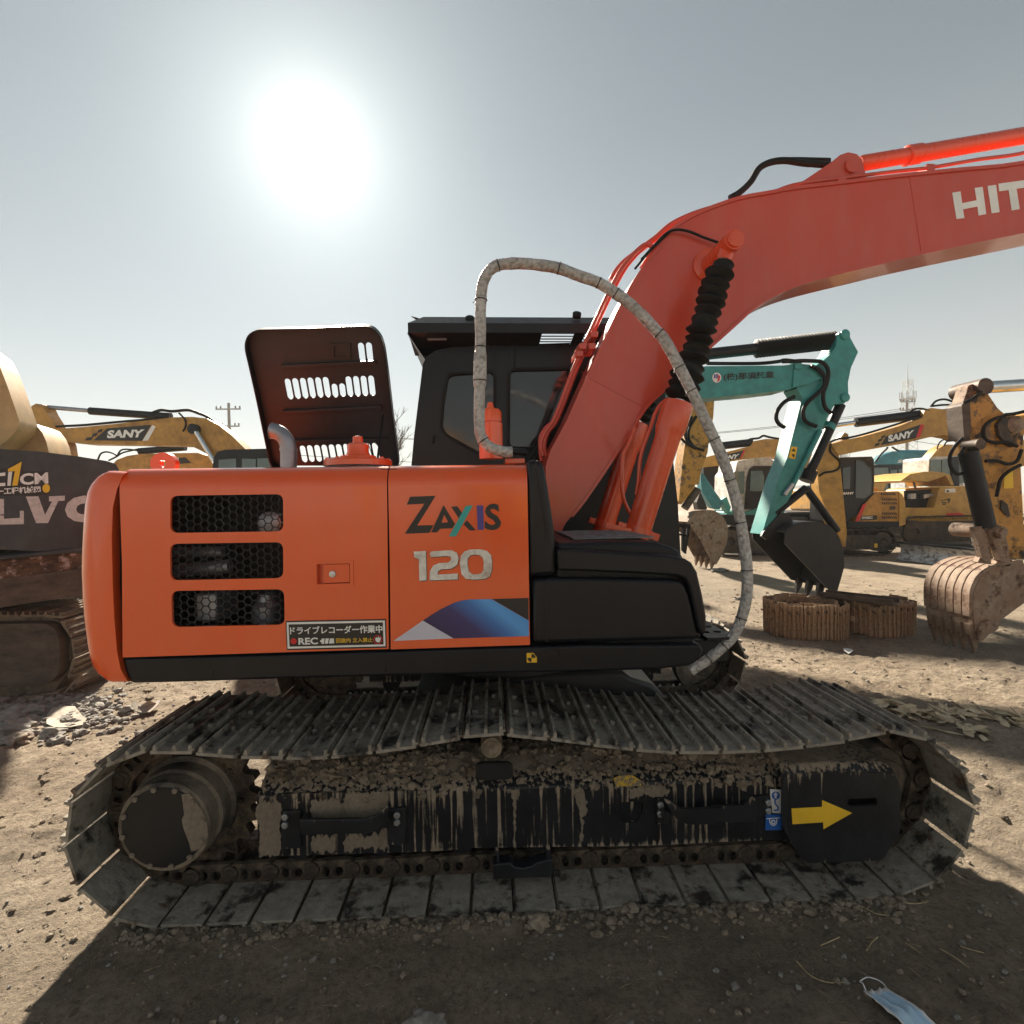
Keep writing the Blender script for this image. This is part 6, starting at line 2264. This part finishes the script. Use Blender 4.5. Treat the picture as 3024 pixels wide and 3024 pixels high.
mb = MB()
hx = [-400 + 10 * k for k in range(81)]
mb.rings([[Vector((x, 620, -3)), Vector((x, 640, 10 + 9 * noise.noise(Vector((x * .006, 1, 0))) + 4 * noise.noise(Vector((x * .03, 4, 0))))), Vector((x, 700, -3))] for x in hx])
tag(build('hills', mb, 'hill_green', None, 50), 'low hazy ridge along the horizon', 'hills', kind='structure')

# ================================================================ a yellow machine behind the photographer, mirrored in the orange doors
BH = Frame(-.6, -10.0, 180)
bh = thing('crawler_excavator', BH.o, 'amber excavator mirrored in the orange engine doors', 'excavator')
base_machine(bh, BH, -1.6, 0, 3.6, 2.6, 'amber_worn', 1, True)
mb = MB()
mb.prism(BH, [(-1.4, 1.6), (-.6, 3.4), (.2, 3.9), (2.0, 3.5), (2.0, 3.1), (.4, 3.3), (-.2, 2.9), (-.9, 1.6)], -.2, .2)
build('boom', mb, 'amber_worn', bh, 0, .02)
mb = MB()
mb.prism(BH, [(1.8, 3.9), (2.2, 3.9), (2.4, 3.0), (2.2, 1.0), (1.95, 1.0), (1.85, 3.0)], -.17, .17)
build('arm', mb, 'amber_worn', bh, 0, .02)
mb = MB()
mb.prism(BH, [(1.5, 1.2), (2.3, 1.2), (2.6, .7), (2.3, .15), (1.9, .0), (1.6, .3)], -.45, .45)
build('bucket', mb, 'rusty_steel', bh, 0, .02)

# ================================================================ things lying on the ground
worn('stone_grey', (0.30, 0.285, 0.26), (0.20, 0.18, 0.155), 0.5, 12, 0.9, 0.95, 0.2, None, 0, 0, 0.5)
worn('stone_tan', (0.34, 0.28, 0.21), (0.22, 0.175, 0.13), 0.5, 12, 0.9, 0.95, 0.2, None, 0, 0, 0.5)
plain('straw', (0.46, 0.36, 0.21), 0.85, var=.3, vscale=30)
plain('husk', (0.52, 0.43, 0.29), 0.8, var=.35, vscale=14)
plain('mask_blue', (0.50, 0.70, 0.86), 0.75, var=.06)
plain('mask_white', (0.80, 0.80, 0.78), 0.8, var=.05)
worn('paper', (0.42, 0.38, 0.31), (0.28, 0.24, 0.19), 0.4, 8, 0.8, 0.9, 0.2)


def gz(p):
    return ground_z(p.x, p.y)


def rock(px, py, r, label, mat='stone_grey', sq=(1, .8, .6), seed=None, group=None):
    p = ground_pt(px, py)
    p.z = gz(p) + r * .22
    o = build('rock', MB().blob(p, r, seed or int(px * 7 + py), 3, sq, .45), mat, None, 40)
    tag(o, label, 'rock', group)
    return o


rock(1256, 3035, .042, 'pale grey rock at the very bottom edge of the picture', sq=(1.35, 1, .55), seed=5)
rock(1590, 2728, .035, 'tan mud clod in front of the track, the largest one', 'stone_tan', (1.3, 1, .8), 8)
# heap of rocks at the left
hp_ = q('I 20,1640 150,1620 330,1590 -40,1720 140,1750 265,1785 345,1755 60,1860 165,1830 350,1680 300,1650 -20,1850 490,1785 540,1850 600,1610 640,1480 1000,1440')
pos = ('farthest left', 'long flat', 'back', 'edge-cut', 'broad', 'small', 'pale round', 'front', 'front middle', 'pointed', 'half buried', 'corner', 'loose grey', 'loose lower', 'thin', 'lone upper', 'lone far')
for i, (px, py) in enumerate(hp_):
    r = (.055, .095, .08, .07, .11, .045, .05, .06, .07, .06, .05, .06, .06, .045, .03, .025, .028)[i]
    rock(px, py, r, '%s rock of the heap beside the grey excavator track' % pos[i] if i < 12 else '%s stone near the flat plate, left of the big track' % pos[i],
         'stone_tan' if i in (6, 8) else 'stone_grey', (1.25, .9, .62), 40 + i, 'rocks heaped at the left')


def sheet(name, s, lift, mat, label, cat, curl=.03):
    pts = [ground_pt(a, b) for a, b in q(s)]
    c = sum(pts, Vector()) / len(pts)
    mb = MB()
    top = []
    for i, p in enumerate(pts):
        z = gz(p) + lift + curl * max(0, noise.noise(p * 3.1 + Vector((i * .7, 0, 0)))) * 2
        top.append(Vector((p.x, p.y, z)))
    cz = Vector((c.x, c.y, gz(c) + lift))
    n = len(top)
    vs = top + [cz] + [p - Vector((0, 0, .006)) for p in top] + [cz - Vector((0, 0, .006))]
    fs = [(i, (i + 1) % n, n) for i in range(n)] + [((i + 1) % n + n + 1, i + n + 1, 2 * n + 1) for i in range(n)] + [(i, i + n + 1, (i + 1) % n + n + 1, (i + 1) % n) for i in range(n)]
    mb.add(vs, fs)
    o = build(name, mb, mat, None, 60)
    tag(o, label, cat)


sheet('broken_plate', 'I 430,1640 470,1600 560,1570 690,1555 760,1640 800,1660 760,1720 640,1745 500,1750 430,1730', .03, 'paper', 'broken tan plate lying on gravel beside the rocks', 'scrap', .03)
sheet('curled_scrap', 'I 1210,1555 1240,1560 1290,1575 1370,1570 1450,1540 1490,1515 1440,1565 1380,1600 1290,1605 1240,1590', .035, 'paper', 'curled white scrap on sunlit dirt behind the track', 'scrap', .06)
sheet('paper_scrap', 'H 925,890 950,880 975,890 980,905 955,915 930,905', .02, 'mask_white', 'crumpled white scrap at the foot of the left track coil', 'scrap', .03)
rock(*q('H 337,603')[0], .055, 'round white stone on the dirt right of the black tank', 'stone_grey', (1, 1, .6), 77)
rock(*q('N 560,1690')[0], .13, 'flat grey stone under the rusty bucket teeth', 'stone_grey', (1.4, 1, .3), 78)
# torn husks in a row
rnd = random.Random(21)
mb = MB()
for base, n, spread in ((q('H 1100,1180 1230,1215 1330,1260'), 26, 26), (q('H 1400,1260 1480,1290 1560,1250 1650,1240 1760,1270 1880,1280 1932,1300'), 60, 28), (q('H 1600,1330 1690,1370'), 10, 16), (q('H 1580,1260 1330,1255'), 14, 14)):
    for k in range(n):
        i = rnd.randrange(len(base) - 1)
        t = rnd.random()
        a, b = Vector(base[i]), Vector(base[i + 1])
        c = a + (b - a) * t + Vector((rnd.gauss(0, spread * .5), rnd.gauss(0, spread * .35)))
        p = ground_pt(c.x, c.y)
        p.z = gz(p) + rnd.uniform(.005, .03)
        ang, L, w_ = rnd.uniform(0, 6.3), rnd.uniform(.04, .12), rnd.uniform(.012, .03)
        u = Vector((math.cos(ang), math.sin(ang), rnd.uniform(-.2, .3)))
        v = Vector((-math.sin(ang), math.cos(ang), rnd.uniform(-.5, .5)))
        mb.add([p - u * L - v * w_ * .4, p - u * L * .3 + v * w_, p + u * L * .5 + v * w_ * .7 + Vector((0, 0, .012)), p + u * L, p + u * L * .2 - v * w_, p - u * L * .5 - v * w_], [(0, 1, 2, 3, 4, 5)])
o = build('husk_litter', mb, 'husk', None, 0)
o.modifiers.new('thick', 'SOLIDIFY').thickness = .003
tag(o, 'torn dry corn husks strewn along the dirt right of the track', 'litter', kind='stuff')

# face mask
MK = q('M 668,1718 745,1700 850,1685 1000,1835 1180,2010 1060,2120 900,1990')
pts = [ground_pt(a, b) for a, b in MK]
mroot = thing('face_mask', ground_pt(*q('M 900,1850')[0]), 'light blue disposable face mask lying on the dirt, bottom right', 'face mask')
tl_, tr_ = ground_pt(*q('M 668,1718')[0]), ground_pt(*q('M 855,1680')[0])
dn = (ground_pt(*q('M 1060,2080')[0]) - tl_)
mb = MB()
nu, nv = 12, 14
for j in range(nv + 1):
    for i in range(nu + 1):
        u_, v_ = i / nu, j / nv
        p = tl_ + (tr_ - tl_) * u_ + dn * v_
        z = gz(p) + .010 + .010 * math.sin(v_ * 3.1) + (.009 if i in (4, 8) else 0) + (-.003 if i in (5, 9) else 0)
        mb.v.append(Vector((p.x, p.y, z)))
for j in range(nv):
    for i in range(nu):
        a = j * (nu + 1) + i
        mb.f.append((a, a + 1, a + nu + 2, a + nu + 1))
        mb.mi.append(1 if i in (0, nu - 1) or j == 0 else 0)
o = build('cloth', mb, ['mask_blue', 'mask_white'], mroot, 60)
o.modifiers.new('thick', 'SOLIDIFY').thickness = .002
loopp = [ground_pt(a, b) for a, b in q('M 690,1715 660,1670 640,1640 650,1615 690,1598 740,1598 790,1615 830,1645 850,1685')]
for p in loopp:
    p.z = gz(p) + .008
hose('ear_loop', mroot, loopp, .0022, 'mask_white', 6)

# gravel, crumbs and straw
rnd = random.Random(77)
mb1, mb2, mb3, mb4 = MB(), MB(), MB(), MB()


def spot():
    k = rnd.random()
    if k < .5:
        return Vector((rnd.uniform(-2.4, 3.4), rnd.uniform(.85, 2.15), 0))
    if k < .8:
        return Vector((rnd.uniform(-3.6, 5.0), rnd.uniform(2.0, 6.5), 0))
    return Vector((rnd.uniform(-8, 12), rnd.uniform(5, 16), 0))


for k in range(5200):
    p = spot()
    f = 1 + max(0, p.y - 4) * .12
    r = rnd.choice((.003, .004, .004, .005, .007, .010)) * rnd.uniform(.7, 1.3) * f
    p.z = gz(p) + r * .25
    (mb1 if rnd.random() < .35 else mb2).blob(p, r, k, 0 if r < .008 else 1, (1, 1, .7), .5)
# clods all over the churned yard
for k in range(5200):
    kk = rnd.random()
    p = Vector((rnd.uniform(-4.5, -1.2), rnd.uniform(.9, 7.5), 0)) if kk < .45 else Vector((rnd.uniform(1.2, 7.5), rnd.uniform(1.2, 9), 0))
    if abs(p.x - .1) < 1.75 and 2.05 < p.y < 4.75:
        continue
    f = 1 + max(0, p.y - 3) * .12
    r = min(.03, abs(rnd.gauss(0, .006)) + .003) * f
    p.z = gz(p) - r * .08
    mb4.blob(p, r, k, 0 if r < .012 else 1, (1.3, 1.15, .55), .6)
# crumbs pushed up along the near edge of the track and gravel by the rock heap
for k in range(800):
    x = rnd.uniform(-1.5, 1.65)
    p = Vector((x, 2.1 - abs(rnd.gauss(0, .05)), 0))
    r = min(.022, abs(rnd.gauss(0, .0065))) + .003
    p.z = gz(p) + r * .3
    mb2.blob(p, r, k, 1, (1.2, 1, .8), .5)
for k in range(900):
    a = q('I %g,%g' % (rnd.gauss(520, 330), rnd.gauss(1560, 110)))[0]
    if a[1] < 1990:
        continue
    p = ground_pt(*a)
    r = abs(rnd.gauss(0, .014)) + .005
    p.z = gz(p) + r * .3
    mb1.blob(p, r, k, 1, (1.2, 1, .7), .5)
tag(build('gravel', mb1, 'stone_grey', None, 40), 'small grey gravel scattered on the dirt', 'gravel', kind='stuff')
tag(build('dirt_clods', mb4, 'dirt', None, 40), 'loose tan clods covering the churned yard', 'clods', kind='stuff')
tag(build('dirt_crumbs', mb2, 'wet_mud', None, 40), 'crumbs of dry mud scattered on the dirt', 'mud crumbs', kind='stuff')
for k in range(700):
    p = spot()
    f = 1 + max(0, p.y - 4) * .1
    p.z = gz(p) + .004
    ang, L = rnd.uniform(0, 6.3), rnd.uniform(.006, .028) * f
    d = Vector((math.cos(ang), math.sin(ang), rnd.uniform(-.08, .12))) * L
    mb3.tube([p - d, p + Vector((0, 0, .003)), p + d], .0008 * f, 4)
for s in ('M 500,945 640,1000 760,1070 850,1080', 'M 870,1000 960,1000 1080,985 1180,960', 'M 1270,1330 1380,1410 1500,1500', 'M 1430,1315 1520,1335 1615,1362', 'M 690,1360 730,1290 780,1250', 'M 1000,1290 1110,1390', 'M 850,950 850,1020 855,1080', 'M 330,1320 480,1260', 'M 140,1460 250,1560 380,1610 520,1625'):
    pts = [ground_pt(a, b) for a, b in q(s)]
    for p in pts:
        p.z = gz(p) + .006
    mb3.tube(smooth_path(pts, 4), .0022, 5)
tag(build('straw', mb3, 'straw', None, 40), 'bits of straw and dry stalks scattered on the dirt', 'straw', kind='stuff')

# ================================================================ the hazy air
hm = bpy.data.materials.new('haze')
hm.use_nodes = True
hm.node_tree.nodes.clear()
ho_ = hm.node_tree.nodes.new('ShaderNodeOutputMaterial')
hv_ = hm.node_tree.nodes.new('ShaderNodeVolumePrincipled')
hv_.inputs['Color'].default_value = (0.93, 0.95, 0.97, 1)
hv_.inputs['Density'].default_value = 0.0010
hv_.inputs['Anisotropy'].default_value = 0.0
hm.node_tree.links.new(hv_.outputs[0], ho_.inputs['Volume'])
MATS['haze'] = hm
mb = MB()
mb.box(Frame(0, 0), -460, 460, -110, 830, -4.5, tz + 1.5)
tag(build('haze', mb, 'haze', None, 0), 'thin pale dust haze hanging over the whole yard', 'haze', kind='stuff')
